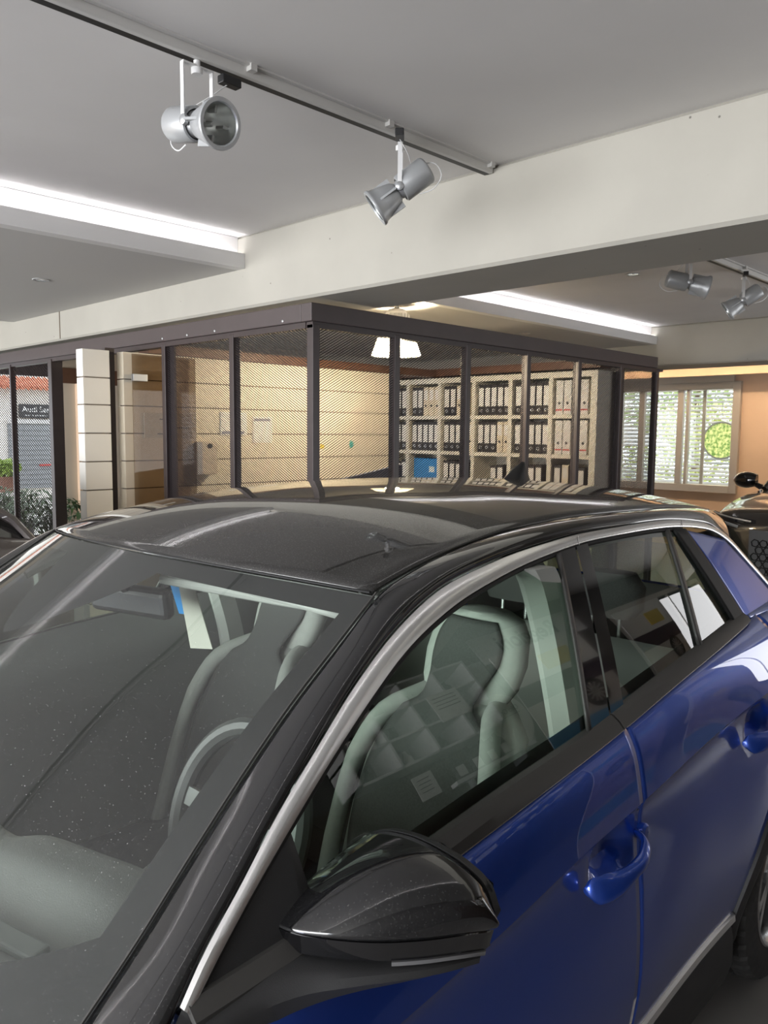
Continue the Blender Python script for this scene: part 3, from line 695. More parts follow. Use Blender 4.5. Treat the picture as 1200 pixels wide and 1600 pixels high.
ch_out = [(1.293,1.039),(1.325,1.071),(1.402,1.133),(1.478,1.193),(1.566,1.252),(1.675,1.320),(1.795,1.380),(1.93,1.427),(2.116,1.458),(2.369,1.479),(2.446,1.483),(2.674,1.485),(3.006,1.477),(3.116,1.466),(3.25,1.443)]
ch_in = [(1.301,1.030),(1.338,1.062),(1.413,1.121),(1.487,1.172),(1.581,1.232),(1.693,1.295),(1.795,1.345),(1.94,1.393),(2.128,1.430),(2.351,1.456),(2.43,1.462),(2.66,1.467),(3.011,1.457),(3.12,1.446),(3.238,1.424)]
zin = hermite(ch_in); zout = hermite(ch_out)
def xs(y, z):            # greenhouse side surface
    d = z - zbl(y); return xb(y) - .40*d - .2*d*abs(d)
Dp = hermite([(0,0),(.012,-.006),(.05,-.011),(.11,-.009),(.2,.000),(.34,.007),(.44,.004),(.52,-.008),(.60,-.024),(.75,-.05)])
HND = [(2.235, .878), (3.085, .918)]
def xbody(y, z):         # body side surface below the belt trim
    zc, zt = zcr(y), trlow(y)
    if z >= zc:
        s = (z-zc)/max(zt-zc, .02); x0 = xcr(y); x1 = xb(y)+.012
        x = x0 + (x1-x0)*(.50*s + .50*s**4)
    else:
        x = xcr(y) + Dp(zc-z)
        for hy, hz in HND:
            x -= .040*math.exp(-(((y-hy-.004)/.070)**4) - (((z-hz-.004)/.042)**4))
    f = math.exp(-((y-3.43)/.42)**2)*math.exp(-((z-.55)/.30)**2); x += .022*f
    f = math.exp(-((y-.84)/.42)**2)*math.exp(-((z-.55)/.30)**2); x += .02*f
    return x
rzc = hermite([(1.60,1.437),(1.70,1.470),(1.85,1.512),(2.0,1.543),(2.2,1.565),(2.5,1.575),(2.9,1.568),(3.3,1.546),(3.6,1.512),(3.8,1.470),(3.95,1.430)])
def rz(x, y): return rzc(y) - .065*(abs(x)/.6)**2.2
xd = hermite([(1.80,.622),(2.0,.613),(2.2,.602),(2.5,.590),(2.9,.583),(3.3,.570),(3.6,.545),(3.9,.50)])
def yh(x): return 1.674 + .147*(x/.625)**2
# ---- roof panel
def roofp(u, v):
    yc = 1.82 + (3.66-1.82)*v; x = u*(xd(yc)-.004); y = yh(x)+.006 + (3.70 - .10*(x/.6)**2 - yh(x))*v
    return (x, y, rz(x, y))
o = MB().grid(roofp, lin(-1,1,41), lin(0,1,61)).build('roof_panel', MT['roof'], car, out=(0,0,1), angle=60); solid(o, .012)
# headliner (light) below the roof
def linerp(u, v):
    x = u*.60; y = 1.80 + .10*(x/.6)**2 + (3.62-1.80)*v; return (x, y, rz(x, y)-.035)
solid(MB().grid(linerp, lin(-1,1,15), lin(0,1,15)).build('headliner', MT['lighttrim'], car, out=(0,0,-1), angle=60), .010)
# ---- windscreen
we = [(.625,1.821,1.430),(.640,1.705,1.358),(.654,1.599,1.292),(.685,1.397,1.142),(.703,1.289,1.056),(.713,1.225,1.010),(.722,1.17,.972)]
wef = [hermite([(i/6 if False else t, p[k]) for t, p in zip([0,.175,.34,.66,.83,.925,1.0], we)]) for k in range(3)]
def wsp(u, v, off=0.):
    xe, ye, ze = wef[0](v), wef[1](v), wef[2](v); b = .147 + .09*v; c = .033 + .004*v; q = 1-u*u
    return (u*xe, ye - b*q + off*.5, ze + c*q - off*.85)
wsg = MB().grid(lambda u, v: wsp(u, v), lin(-1,1,49), lin(.004,1,49)).build('windscreen', MT['wglass'], car, out=(0,-1,1), angle=60)
fritm = mat('black_frit', (.012,.012,.013), .5)
def fr_side(v): return .945 - .010*v - (.10*max(0, (v-.80)/.12)**3 if v > .80 else 0)
def fr_top(u):
    a = abs(u); lim = .050 + .02*u*u
    return max(lim, .07 + .27*(1-min(1, a/.30)**1.3)) if a < .30 else lim
def fr_bot(u): return .925 - .10*max(0, (abs(u)-.62)/.30)**2
fb = MB()
for sg_ in (-1, 1):
    fb.grid(lambda t, v: wsp(sg_*(fr_side(v) + (1-fr_side(v))*t), v, .006), lin(0,1,5), lin(.0,1,60))
fb.grid(lambda u, t: wsp(u, fr_top(u)*t, .0062), lin(-.96,.96,97), lin(0,1,8))
fb.grid(lambda u, t: wsp(u, fr_bot(u)+(1-fr_bot(u))*t, .0062), lin(-.96,.96,61), lin(0,1,6))
fb.build('frit_border', fritm, wsg, out=(0,-1,1), angle=60)
MB().tube([wsp(u, -.004) for u in lin(-.985,.985,40)], .0022, 6).build('header_seal', MT['rubber'], wsg)
for s in (-1, 1):
    MB().tube([Vector(wsp(s*1.0, v)) + Vector((s*.004,0,.0035)) for v in lin(.0,.985,40)], .0022, 6).build('side_seal', MT['beltm'], wsg)
# ---- A pillar and roof rail (gloss black), from cowl to tail
N = 90
inner = [(.730,1.20,.992)] + [(p[0]+.012, p[1], p[2]+.002) for p in we[-2::-1]]
inner[-1] = (.634, 1.826, 1.431)
inner += [(xd(y)+.004, y, rz(xd(y), y)-.002) for y in (1.95,2.1,2.3,2.6,2.9,3.2,3.45,3.62)]
outer = [(xs(y, z)-.002, y, z) for y, z in [(1.262,1.010)] + ch_out] + [(xs(3.36,1.385), 3.36, 1.385)]
IN = resample(inner, N); OU = resample(outer, N)
def railp(u, v):
    i = v*(N-1); k = min(int(i), N-2); t = i-k; a = IN[k].lerp(IN[k+1], t); b = OU[k].lerp(OU[k+1], t)
    p = a.lerp(b, u); d = (b-a); n = Vector((.75, -.15, .65)); h = .018*min(1., d.length/.07)
    return p + n*(h*4*u*(1-u)*(.65+.7*u))
rail = both('roof_rail', MB().grid(railp, lin(0,1,15), lin(0,1,140)), MT['gloss'], out=(.6,-.1,.7), angle=60, thick=.006)
# fender corner below the A pillar (blue)
# ---- silver window trim
co = resample([(0, y, z) for y, z in ch_out] + [(0,3.329,1.412),(0,3.445,1.326),(0,3.583,1.226),(0,3.70,1.13)], 120)
ci = resample([(0, y, z) for y, z in ch_in] + [(0,3.31,1.395),(0,3.425,1.312),(0,3.565,1.214),(0,3.685,1.12)], 120)
rings = []
for a, b in zip(co, ci):
    P = lambda p, off: Vector((xs(p[1], p[2])+off, p[1], p[2]))
    m1 = a.lerp(b, .12); m2 = a.lerp(b, .5); m3 = a.lerp(b, .88)
    rings.append([P(a, .000), P(m1, .007), P(m2, .009), P(m3, .007), P(b, .000), P(m2, -.006)])
both('window_trim', MB().loft(rings), MT['chrome'], out=None, fix=True, angle=40)
# joint lines across the silver trim
for yj in (2.452, 3.02):
    zo, zi = zout(yj), zin(yj)
    both('trim_joint', MB().add([(xs(yj, zo)+.0102, yj, zo), (xs(yj+.003, zo)+.0102, yj+.003, zo), (xs(yj, zi)+.0102, yj-.010, zi), (xs(yj, zi)+.0102, yj-.013, zi)], [(0,1,2,3)]), MT['paper'] if yj < 3 else MT['rubber'], out=(1,0,0), smooth=False)
# ---- doors
def patch(yb0, yb1, yt0, yt1, zbot, ztop, off, nu=17, nv=13):
    def f(u, v):
        y0 = yb0 + (yb1-yb0)*u; y1 = yt0 + (yt1-yt0)*u; z0, z1 = zbot(y0), ztop(y1)
        y = y0 + (y1-y0)*v; z = z0 + (z1-z0)*v; return (xs(y, z)+off, y, z)
    return MB().grid(f, lin(0,1,nu), lin(0,1,nv))
ZLOW = .375
AX = [.84, 3.43]; AR = .425
def zlow(y):
    z = ZLOW
    for a in AX:
        if abs(y-a) < AR: z = max(z, .33 + math.sqrt(AR*AR - (y-a)**2))
    return z
def ybound(z, a, sgn):   # wheel arch edge at height z
    d = z-.33
    return a + sgn*math.sqrt(max(AR*AR - d*d, 0)) if abs(d) < AR else None
def side_panel(y0f, y1f, nu=46):
    rows = [('t', t) for t in lin(0, 1, 12)] + [('b', t) for t in (.012,.03,.06,.09,.12,.15,.18,.21,.25,.30,.36,.42,.5,.58,.66,.75,.85,.93,1.0)]
    def f(u, v):
        kind, t = rows[int(round(v))]
        ym = y0f(1.0)+(y1f(1.0)-y0f(1.0))*u
        z = None
        # iterate: the row height depends on y, the column's y depends on z
        y = ym
        for _ in range(4):
            zc, zt = zcr(y), trlow(y)
            z = zt + (zc-zt)*t if kind == 't' else zc + (ZLOW-zc)*t
            y = y0f(z) + (y1f(z)-y0f(z))*u
        return (xbody(y, z), y, z)
    return MB().grid(f, lin(0,1,nu), list(range(len(rows))))
fd = both('front_door', side_panel(lambda z: 1.335 if z > .72 else max(1.30, 1.335-.2*(.72-z)), lambda z: 2.350 - .012*max(0, (z-.95)), 60), MT['blue'], angle=28, thick=.02)
def rear_edge(z):
    b = ybound(z, 3.43, -1); return min(3.30, b) if b else 3.30
rd = both('rear_door', side_panel(lambda z: 2.357 - .012*max(0, (z-.95)), rear_edge, 56), MT['blue'], angle=28, thick=.02)
# dark jamb behind the door gaps
both('door_jamb', MB().grid(lambda u, v: (xbody(u, v)-.030, u, v), lin(1.28,1.36,3), lin(.38,.97,12)).grid(lambda u, v: (xbody(u, v)-.024, u, v), lin(2.30,2.40,4), lin(.38,1.09,16)).grid(lambda u, v: (xbody(u, v)-.024, u, v), lin(3.22,3.34,4), lin(.78,1.17,10)), MT['rubber'], out=(1,0,0))
# rear quarter with the C pillar
def qp(u, v):
    y = 3.306 + (4.10-3.306)*u; zt = trlow(y) if y < 3.22 else 1.174+.0*(y-3.2); zt = 1.178; zb_ = zlow(y)
    z = zt + (zb_-zt)*v; return (xbody(y, z), y, z)
both('rear_quarter', MB().grid(qp, lin(0,1,40), lin(0,1,30)), MT['blue'], angle=40, thick=.012)
cin = resample([(0,3.217,1.176),(0,3.15,1.28),(0,3.085,1.385),(0,3.036,1.448)], 24)
cout = resample([(0,3.69,1.122),(0,3.55,1.22),(0,3.42,1.314),(0,3.30,1.398)], 24)
def cpil(u, v):
    i = v*23; k = min(int(i), 22); a = cin[k].lerp(cin[k+1], i-k); b = cout[k].lerp(cout[k+1], i-k); p = a.lerp(b, u)
    return (xs(p[1], p[2])+.003, p[1], p[2])
both('pillar_panel', MB().grid(cpil, lin(0,1,18), lin(0,1,24)).grid(lambda u, v: (lambda y: (xs(y, 1.176+v*(-.0))*(1-v)+xbody(y,1.178)*v, y, 1.176+.012*(1-v)))(3.217+(3.69-3.217)*u), lin(0,1,12), lin(0,1,3)), MT['blue'], angle=50, thick=.004)
# glass and pillar covers
gf = both('window_glass', patch(1.500, 2.232, 1.490, 2.356, belt, lambda y: zin(y)-.004, -.006, 31, 15), MT['sglass'], parent=fd, angle=60)
both('pillar_cover', patch(2.236, 2.322, 2.360, 2.432, belt, lambda y: zin(y)-.003, .002, 6, 14), MT['pillar'], parent=fd, angle=60)
both('glass_run', patch(2.226, 2.240, 2.350, 2.366, belt, lambda y: zin(y)-.003, .004, 3, 10), MT['beltm'], parent=fd, angle=60, thick=.006)
both('pillar_cover', patch(2.330, 2.389, 2.440, 2.492, belt, lambda y: zin(y)-.003, .002, 6, 14), MT['pillar'], parent=rd, angle=60)
both('window_glass', patch(2.392, 2.842, 2.495, 2.922, belt, lambda y: zin(y)-.004, -.006, 21, 15), MT['rglass'], parent=rd, angle=60)
both('divider_bar', patch(2.840, 2.862, 2.918, 2.938, belt, lambda y: zin(y)-.003, .003, 3, 10), MT['beltm'], parent=rd, angle=60, thick=.008)
both('quarter_glass', patch(2.864, 3.128, 2.940, 2.968, belt, lambda y: zin(y)-.004, -.005, 12, 14), MT['rglass'], parent=rd, angle=60)
both('window_seal', patch(3.122, 3.222, 2.962, 3.040, lambda y: belt(y)-.018*(y > 3.14), lambda y: zin(y)-.003, .005, 6, 16), MT['rubber'], parent=rd, angle=60, thick=.01)
both('window_shadow_frame', MB().tube([(xs(y, zin(y))-.002, y, zin(y)-.006) for y in lin(1.32,3.03,60)], .006, 6), MT['rubber'], parent=rd, out=None)  # dark rubber tube along the upper edge of the side windows
# belt trims
def btrim(y0, y1, n):
    rg = []
    for y in lin(y0, y1, n):
        zt, zb_ = belt(y), trlow(y); zm = (zt+zb_)/2
        rg.append([(xs(y, zt)-.008, y, zt+.001), (xs(y, zt)+.006, y, zt), (xs(y, zm)+.016, y, zm+.003), (xb(y)+.020, y, zb_+.003), (xb(y)+.012, y, zb_-.002), (xs(y, zm)-.015, y, zm)])
    return MB().loft(rg)
both('belt_trim', btrim(1.30, 2.326, 40), MT['beltm'], parent=fd, out=None, angle=30)
both('belt_trim', btrim(2.332, 3.215, 36), MT['beltm'], parent=rd, out=None, angle=30)
both('trim_highlight', MB().tube([(xb(y)+.0145, y, trlow(y)-.003) for y in lin(1.5,2.345,40)], .0018, 5).tube([(xb(y)+.0145, y, trlow(y)-.003) for y in lin(2.352,3.2,40)], .0018, 5), MT['chrome'], parent=fd, out=None)  # thin silver tube along the lower edge of the belt trim
# mirror sail: dark triangular panel at the front of the window
both('mirror_sail', patch(1.305, 1.502, 1.312, 1.492, lambda y: belt(y)-.02, lambda y: zin(y)-.003, .000, 12, 10), MT['plastic'], parent=fd, angle=60, thick=.02)
# ---- door handles: a bowed pull bar over a scooped recess
def handle(hy, hz, par):
    rg = []; n = 34; hhf = hermite([(0,.008),(.03,.019),(.12,.024),(.3,.020),(.5,.0145),(.8,.0135),(.94,.012),(1,.004)])
    bow = hermite([(0,.010),(.06,.022),(.2,.036),(.5,.047),(.75,.043),(.9,.026),(1,-.004)])
    for i in range(n):
        t = i/(n-1); y = hy-.120 + .232*t; z = hz-.020 + .030*t - .006*math.sin(math.pi*t)
        x = xcr(y) - .008 + bow(t); hh = hhf(t); dd = .008+.003*t
        rg.append([(x+dd*math.cos(a)-.35*hh*math.sin(a), y, z+hh*math.sin(a)) for a in [2*math.pi*k/16 for k in range(16)]])
    hb = both('door_handle', MB().loft(rg), MT['blue'], parent=par, out=None, angle=50)
    mb = MB().lathe([(.001,.012),(.012,.011),(.017,.006),(.018,-.02)], 18, (xcr(hy)-.004, hy+.128, hz+.006), (1,0,.1), caps=False)
    both('lock_cap', mb, MT['blue'], parent=hb, out=None, angle=40)
handle(*HND[0], fd); handle(*HND[1], rd)
# ---- sill: silver strip and grey cladding
def clad(y0, y1, n):
    rg = []
    for y in lin(y0, y1, n):
        x = xbody(y, .40)
        rg.append([(x-.006, y, .388), (x+.004, y, .368), (x+.010, y, .34), (x+.012, y, .27), (x-.004, y, .205), (x-.06, y, .19), (x-.06, y, .38)])
    return MB().loft(rg)
both('sill_cladding', clad(1.30, 2.985, 40), MT['plastic'], out=None, angle=30)
both('sill_strip', MB().loft([[(xbody(y,.40)-.004, y, .402), (xbody(y,.40)+.007, y, .397), (xbody(y,.40)+.009, y, .380), (xbody(y,.40)-.004, y, .376)] for y in lin(1.34, 3.0, 40)]), MT['chrome'], out=None, angle=30)
for a in AX:
    rg = []
    for k in range(41):
        t = math.pi*(k/40)*1.06 - .03*math.pi; cs, sn = math.cos(t), math.sin(t)
        P = lambda r, dx: ((xbody(a-r*cs, max(.30, .33+r*sn)) if True else 0)+dx, a - r*cs, .33 + r*sn)
        rg.append([P(.43,-.010), P(.428,.008), P(.40,.014), P(.375,.012), P(.366,-.01), P(.368,-.10), P(.43,-.10)])
    both('arch_cladding', MB().loft(rg), MT['plastic'], out=None, angle=30)
    both('wheel_well', MB().grid(lambda u, v: (.87-.30*v, a - .372*math.cos(u), .33+.372*math.sin(u)), lin(-.3,math.pi+.3,24), lin(0,1,3)), MT['rubber'], out=(0,0,-1))
# ---- wheels
def wheel_meshes():
    nseg = 160; prof = [(-.1,.215),(-.112,.25),(-.112,.285),(-.100,.315),(-.082,.327),(-.048,.330),(-.046,.322),(-.038,.322),(-.036,.331),(-.004,.332),(-.004,.3235),(.004,.3235),(.004,.332),(.036,.331),(.038,.322),(.046,.322),(.048,.330),(.082,.327),(.100,.315),(.112,.285),(.112,.25),(.1,.215)]
    mb = MB(); n = len(prof)
    for k in range(nseg):
        t = 2*math.pi*k/nseg
        for (x, r) in prof:
            rr = r - (.006 if (k % 4 == 0 and r > .314) else 0); mb.v.append((x, rr*math.cos(t), rr*math.sin(t)))
    for k in range(nseg):
        for i in range(n-1): mb.f.append((k*n+i, k*n+i+1, ((k+1) % nseg)*n+i+1, ((k+1) % nseg)*n+i))
    ty = mb.mesh('tyre', MT['tyre'], angle=22)
    rb = MB().lathe([(.216,-.098),(.222,-.1),(.205,-.06),(.20,.06),(.205,.085),(.222,.104),(.216,.108),(.205,.102)], 48, axis=(1,0,0), caps=False)
    rim = rb.mesh('rim_barrel', MT['rim'])
    sp = MB()
    for k in range(5):
        for da in (-.17, .17):
            t = 2*math.pi*k/5; c1, s1 = math.cos(t), math.sin(t); c2, s2 = math.cos(t+da), math.sin(t+da); px, py = -s1*.022, c1*.022
            a = Vector((.075, .035*c1, .035*s1)); b = Vector((.088, .205*c2, .205*s2)); w_ = Vector((0, px, py))*.62
            sp.add([a-w_, a+w_, b+w_, b-w_, a-w_-Vector((.03,0,0)), a+w_-Vector((.03,0,0)), b+w_-Vector((.03,0,0)), b-w_-Vector((.03,0,0))], [(0,1,2,3),(4,7,6,5),(0,4,5,1),(2,6,7,3),(1,5,6,2),(3,7,4,0)])
    sp.lathe([(.06,.055),(.06,.078),(.03,.088),(.001,.089)], 24, axis=(1,0,0), caps=False)
    sk = sp.mesh('spokes', MT['rim'], angle=40)
    dk = MB().lathe([(.001,.02),(.15,.02),(.15,.035),(.07,.04),(.001,.04)], 36, axis=(1,0,0), caps=False).mesh('brake_disc', MT['satin'])
    return ty, rim, sk, dk
WM = wheel_meshes()
def wheel(parent, loc, sgn, sc=1.):
    wv = link('wheel', WM[0], parent); wv.location = loc; wv.rotation_euler = (0, 0, 0 if sgn > 0 else math.pi); wv.scale = (sc,)*3
    for nm, me in zip(('rim_barrel', 'spokes', 'brake_disc'), WM[1:]): link(nm, me, wv)
for a in AX:
    for s in (1, -1): wheel(car, (s*.785, a, .332), s)
# ---- front end: hood, wings, bumper, lamps
zhood = hermite([(.12,.80),(.3,.90),(.6,.955),(.9,.985),(1.15,1.0)])
def hood(u, v):
    x = u*(.66+.06*v); y = .16 + .12*(x/.6)**2 + (.90 - .16)*v + .13*v*(x/.7)**2; return (x, y, zhood(y) + .012 - .05*abs(u)**3)
solid(MB().grid(hood, lin(-1,1,31), lin(0,1,25)).build('bonnet', MT['blue'], car, out=(0,0,1), angle=50), .015)
def wing(u, v):
    y = .22 + (1.330-.22)*u; zt = min(zhood(y)-.03, trlow(max(y,1.25)) if y > 1.2 else 2); zb_ = zlow(y); z = zt + (zb_-zt)*v
    x = xbody(max(y,.3), min(z, zcr(y))) if z < zcr(y) else xcr(y) - .35*(z-zcr(y))
    x -= .10*max(0, (.6-y)/.38)**2
    return (x, y, z)
both('front_wing', MB().grid(wing, lin(0,1,44), lin(0,1,22)).grid(lambda u, v: (lambda y: ((.66+.06*(y-.16)/.94 + .006)*(1-v) + wing((y-.22)/1.11, 0)[0]*v, y, (zhood(y)-.038)*(1-v)+ wing((y-.22)/1.11,0)[2]*v))(.30+(1.33-.30)*u), lin(0,1,30), lin(0,1,5)), MT['blue'], angle=50, thick=.01)
MB().grid(lambda u, v: (u*(.70+.13*v-.10*v*v), .04 + .22*abs(u)**3 + .06*(1-v)**2, .80 - .58*v), lin(-1,1,31), lin(0,1,12)).build('front_bumper', MT['blue'], car, out=(0,-1,0), angle=50)
MB().grid(lambda u, v: (u*.52, .030 + .22*abs(u*.62)**3, .74 - .10*v), lin(-1,1,21), lin(0,1,3)).grid(lambda u, v: (u*.56, .025 + .22*abs(u*.68)**3, .52 - .2*v), lin(-1,1,21), lin(0,1,3)).build('front_grille', MT['black'], car, out=(0,-1,0))
both('headlamp', MB().grid(lambda u, v: (.46+.27*u, .075+.17*u**2, .80-.10*v-.01*u), lin(0,1,12), lin(0,1,5)), MT['lens'], out=(.2,-1,0), thick=.02)
MB().grid(lambda u, v: (u*.71, .885 + .17*u**2 + .12*v, .990 - .035*v), lin(-1,1,21), lin(0,1,4)).build('cowl_panel', MT['plastic'], car, out=(0,0,1))
# ---- rear end
tail = [(3.66,1.499),(3.80,1.475),(3.97,1.435),(3.985,1.418),(3.93,1.40)]
MB().grid(lambda u, v: (lambda y, z: (u*(.545 if y < 3.75 else .50), y - .06*u*u, z - .055*abs(u)**2.2))(*[np.interp(v, lin(0,1,5), [t[i] for t in tail]) for i in (0,1)]), lin(-1,1,31), lin(0,1,17)).build('roof_spoiler', MT['gloss'], car, out=(0,0,1), angle=50)
rear = [(3.92,1.405,.56),(4.02,1.20,.66),(4.07,1.09,.72)]
MB().grid(lambda u, v: (u*np.interp(v,[0,.6,1],[r[2] for r in rear]), np.interp(v,[0,.6,1],[r[0] for r in rear]) - .12*u*u, np.interp(v,[0,.6,1],[r[1] for r in rear]) - .03*u*u), lin(-1,1,25), lin(0,1,9)).build('rear_window', MT['rglass'], car, out=(0,1,0), angle=60)
tl2 = [(4.07,1.09,.72),(4.16,.95,.80),(4.20,.75,.82),(4.235,.55,.82),(4.20,.30,.78)]
MB().grid(lambda u, v: (u*np.interp(v,lin(0,1,5),[r[2] for r in tl2]), np.interp(v,lin(0,1,5),[r[0] for r in tl2]) - .14*abs(u)**2.5, np.interp(v,lin(0,1,5),[r[1] for r in tl2])), lin(-1,1,25), lin(0,1,13)).build('tailgate', MT['blue'], car, out=(0,1,0), angle=50)
MB().grid(lambda u, v: (u*(np.interp(v,lin(0,1,5),[r[2] for r in tl2])-.03), np.interp(v,lin(0,1,5),[r[0] for r in tl2]) - .14*abs(u)**2.5 - .05, np.interp(v,lin(0,1,5),[r[1] for r in tl2])), lin(-1,1,15), lin(0,1,9)).build('tailgate_trim', mat('tailgate_trim_grey', (.12,.12,.115), .8), car, out=(0,-1,0), angle=50)
both('tail_lamp', MB().grid(lambda u, v: (.55+.26*u, 4.165-.02*v-.11*u**2.5+.0, 1.0-.13*v), lin(0,1,10), lin(0,1,4)), mat('tail_red', (.35,.01,.01), .15, coat=1), out=(0,1,0), thick=.02)
both('tail_pillar', MB().grid(lambda u, v: (lambda p, q: (p[0]+(q[0]-p[0])*u, p[1]+(q[1]-p[1])*u, p[2]+(q[2]-p[2])*u))((xs(3.31+.39*v, 1.40-.28*v)+.002, 3.31+.39*v, 1.40-.28*v), (.50+.20*v, 3.80+.16*v, 1.395-.33*v)), lin(0,1,8), lin(0,1,14)), MT['gloss'], out=(.6,.6,.3), angle=60)
MB().box((-.75,.35,.16),(.75,4.1,.22)).build('underbody', MT['rubber'], car, smooth=False)
# antenna fin
fin = []
for t in lin(0,1,9):
    y0, y1 = 3.13+.115*t**1.3, 3.30-.035*t; hw = .030*(1-t)**.7+.003; z = rz(0,3.22)-.006+.068*t
    fin.append([(hw*math.cos(a)*(.5+.5*abs(math.cos(a))), (y0+y1)/2+(y1-y0)/2*math.sin(a), z) for a in [2*math.pi*k/16 for k in range(16)]])
MB().loft(fin).build('antenna_fin', MT['black'], car, angle=60)
# ---- door mirrors
mb_pts = [(.800,1.440,1.071),(.835,1.442,1.073),(.880,1.462,1.075),(.935,1.505,1.074),(.968,1.552,1.069),(.990,1.605,1.060),(1.000,1.655,1.046)]
mt_pts = [(.793,1.625,1.117),(.812,1.630,1.128),(.860,1.640,1.137),(.915,1.648,1.133),(.955,1.655,1.121),(.985,1.661,1.101),(1.001,1.664,1.066)]
MBc = resample(mb_pts, 33); MTc = resample(mt_pts, 33)
def capp(u, v):
    i = u*32; k = min(int(i), 31); t = i-k; a = MBc[k].lerp(MBc[k+1], t); b = MTc[k].lerp(MTc[k+1], t)
    c = a.lerp(b, .42) + Vector((.030*u, -.042*math.sin(math.pi*min(1,u*1.05))-.004, .048*math.sin(math.pi*(.12+.80*u))))
    return a*((1-v)**2) + c*(2*v*(1-v)) + b*(v*v)
cap = both('door_mirror', MB().grid(capp, lin(0,1,49), lin(0,1,25)), MT['gloss'], out=(.2,-.6,.7), angle=50, thick=.006)
# lower gloss band, indicator lens, matte tray with arm
def drop(c, dz, inset):  # move the lower edge down and inwards (towards the mirror's middle)
    m = Vector((.88, 1.62, 1.05)); r = []
    for p in c: d = (m-p); d.z = 0; r.append(p + d.normalized()*inset + Vector((0,0,dz)))
    return r
b0 = drop(MBc, -.0015, -.0010); b1 = drop(MBc, -.030, .006)
both('lower_band', MB().loft([[p, q, q + Vector((0,.012,0)), p + Vector((0,.012,0))] for p, q in zip(b0, b1)]), MT['pillar'], parent=cap, out=None, angle=40)
b2 = drop(MBc, -.0305, .003); b3 = drop(MBc, -.0365, .004); sel = range(17, 33)
both('indicator_lens', MB().loft([[b2[i], b3[i], b3[i]+Vector((-.01,.012,0)), b2[i]+Vector((-.01,.012,0))] for i in sel]), mat('clear_dark_lens', (.16,.16,.165), .12, coat=1), parent=cap, out=None, angle=40)
arm_top = resample([(.822,1.275,1.020),(.830,1.330,1.028),(.845,1.395,1.035),(.870,1.440,1.037),(.905,1.478,1.036),(.945,1.530,1.033),(.975,1.585,1.026),(.992,1.650,1.012)], 33)
arm_bot = resample([(.838,1.285,.960),(.850,1.345,.975),(.862,1.405,.986),(.884,1.455,.993),(.910,1.500,.997),(.938,1.548,.997),(.960,1.595,.995),(.980,1.650,.995)], 33)
arm_in = resample([(.800,1.330,1.060),(.800,1.390,1.062),(.800,1.450,1.052),(.810,1.520,1.045),(.830,1.570,1.042),(.860,1.610,1.040),(.900,1.640,1.036),(.950,1.660,1.025)], 33)
arm_ib = resample([(.800,1.340,.975),(.800,1.400,.985),(.805,1.460,.99),(.815,1.530,.995),(.835,1.58,1.0),(.86,1.62,1.0),(.90,1.645,1.0),(.95,1.66,1.0)], 33)
rg = []
for a, b, c, d in zip(arm_top, arm_bot, arm_in, arm_ib):
    md = (a+b)/2 + Vector((.012,-.012,.004)); m0 = a.lerp(md, .5)+Vector((.002,-.003,.003))
    rg.append([a, m0, md, b, d, c])
both('mirror_arm', MB().loft(rg), MT['plastic'], parent=cap, out=None, angle=45)
both('mirror_rim', MB().loft([[p + Vector((0,.004,.001)), p + Vector((0,.018,-.002)), q + Vector((0,.018,.002)), q+Vector((0,.010,0))] for p, q in zip(MTc, [Vector((.80+(.195)*i/32, 1.64+.02*i/32, 1.045-.0*i)) for i in range(33)])]), MT['plastic'], parent=cap, out=None, angle=40)
both('mirror_glass', MB().add([(.805,1.668,1.02),(.985,1.686,1.02),(.985,1.686,1.095),(.90,1.678,1.125),(.81,1.668,1.115)], [(0,1,2,3,4)]), MT['reflector'], parent=cap, out=(0,1,0), smooth=False)
both('mirror_shell_back', MB().add([(.800,1.655,1.01),(.990,1.674,1.01),(.992,1.674,1.10),(.90,1.668,1.13),(.80,1.655,1.12)], [(0,1,2,3,4)]), MT['plastic'], parent=cap, out=(0,1,0), smooth=False)

# ---- cabin
def dashp(u, v):
    x = u*.72; y = .965 + .20*abs(u)**2 + (.495 - .02*u*u)*v
    z = .962 + .03*u*u*0 + .028*math.sin(math.pi*min(v*.8,1)) - .035*v - .30*max(0, v-.86)/.14*.6
    z += .052*math.exp(-((x-.36)/.20)**4)*math.exp(-((v-.74)/.20)**4)
    return (x, y, z)
da = MB().grid(dashp, lin(-1,1,61), lin(0,1,31)).build('dashboard', MT['dash'], car, out=(0,0,1), angle=50); solid(da, .01)
MB().box((-.68,1.40,.45),(.68,1.46,.86)).build('fascia_panel', MT['dash'], da, smooth=False)
for s in (.52, -.52):
    bevel(MB().obox((.40 if s > 0 else -.40, 1.232, .979), (.24,.034,.014), (R(4),0,R(12 if s > 0 else -12))).build('demister_vent', mat('vent_grey', (.22,.24,.23), .5), da, smooth=False), .004)
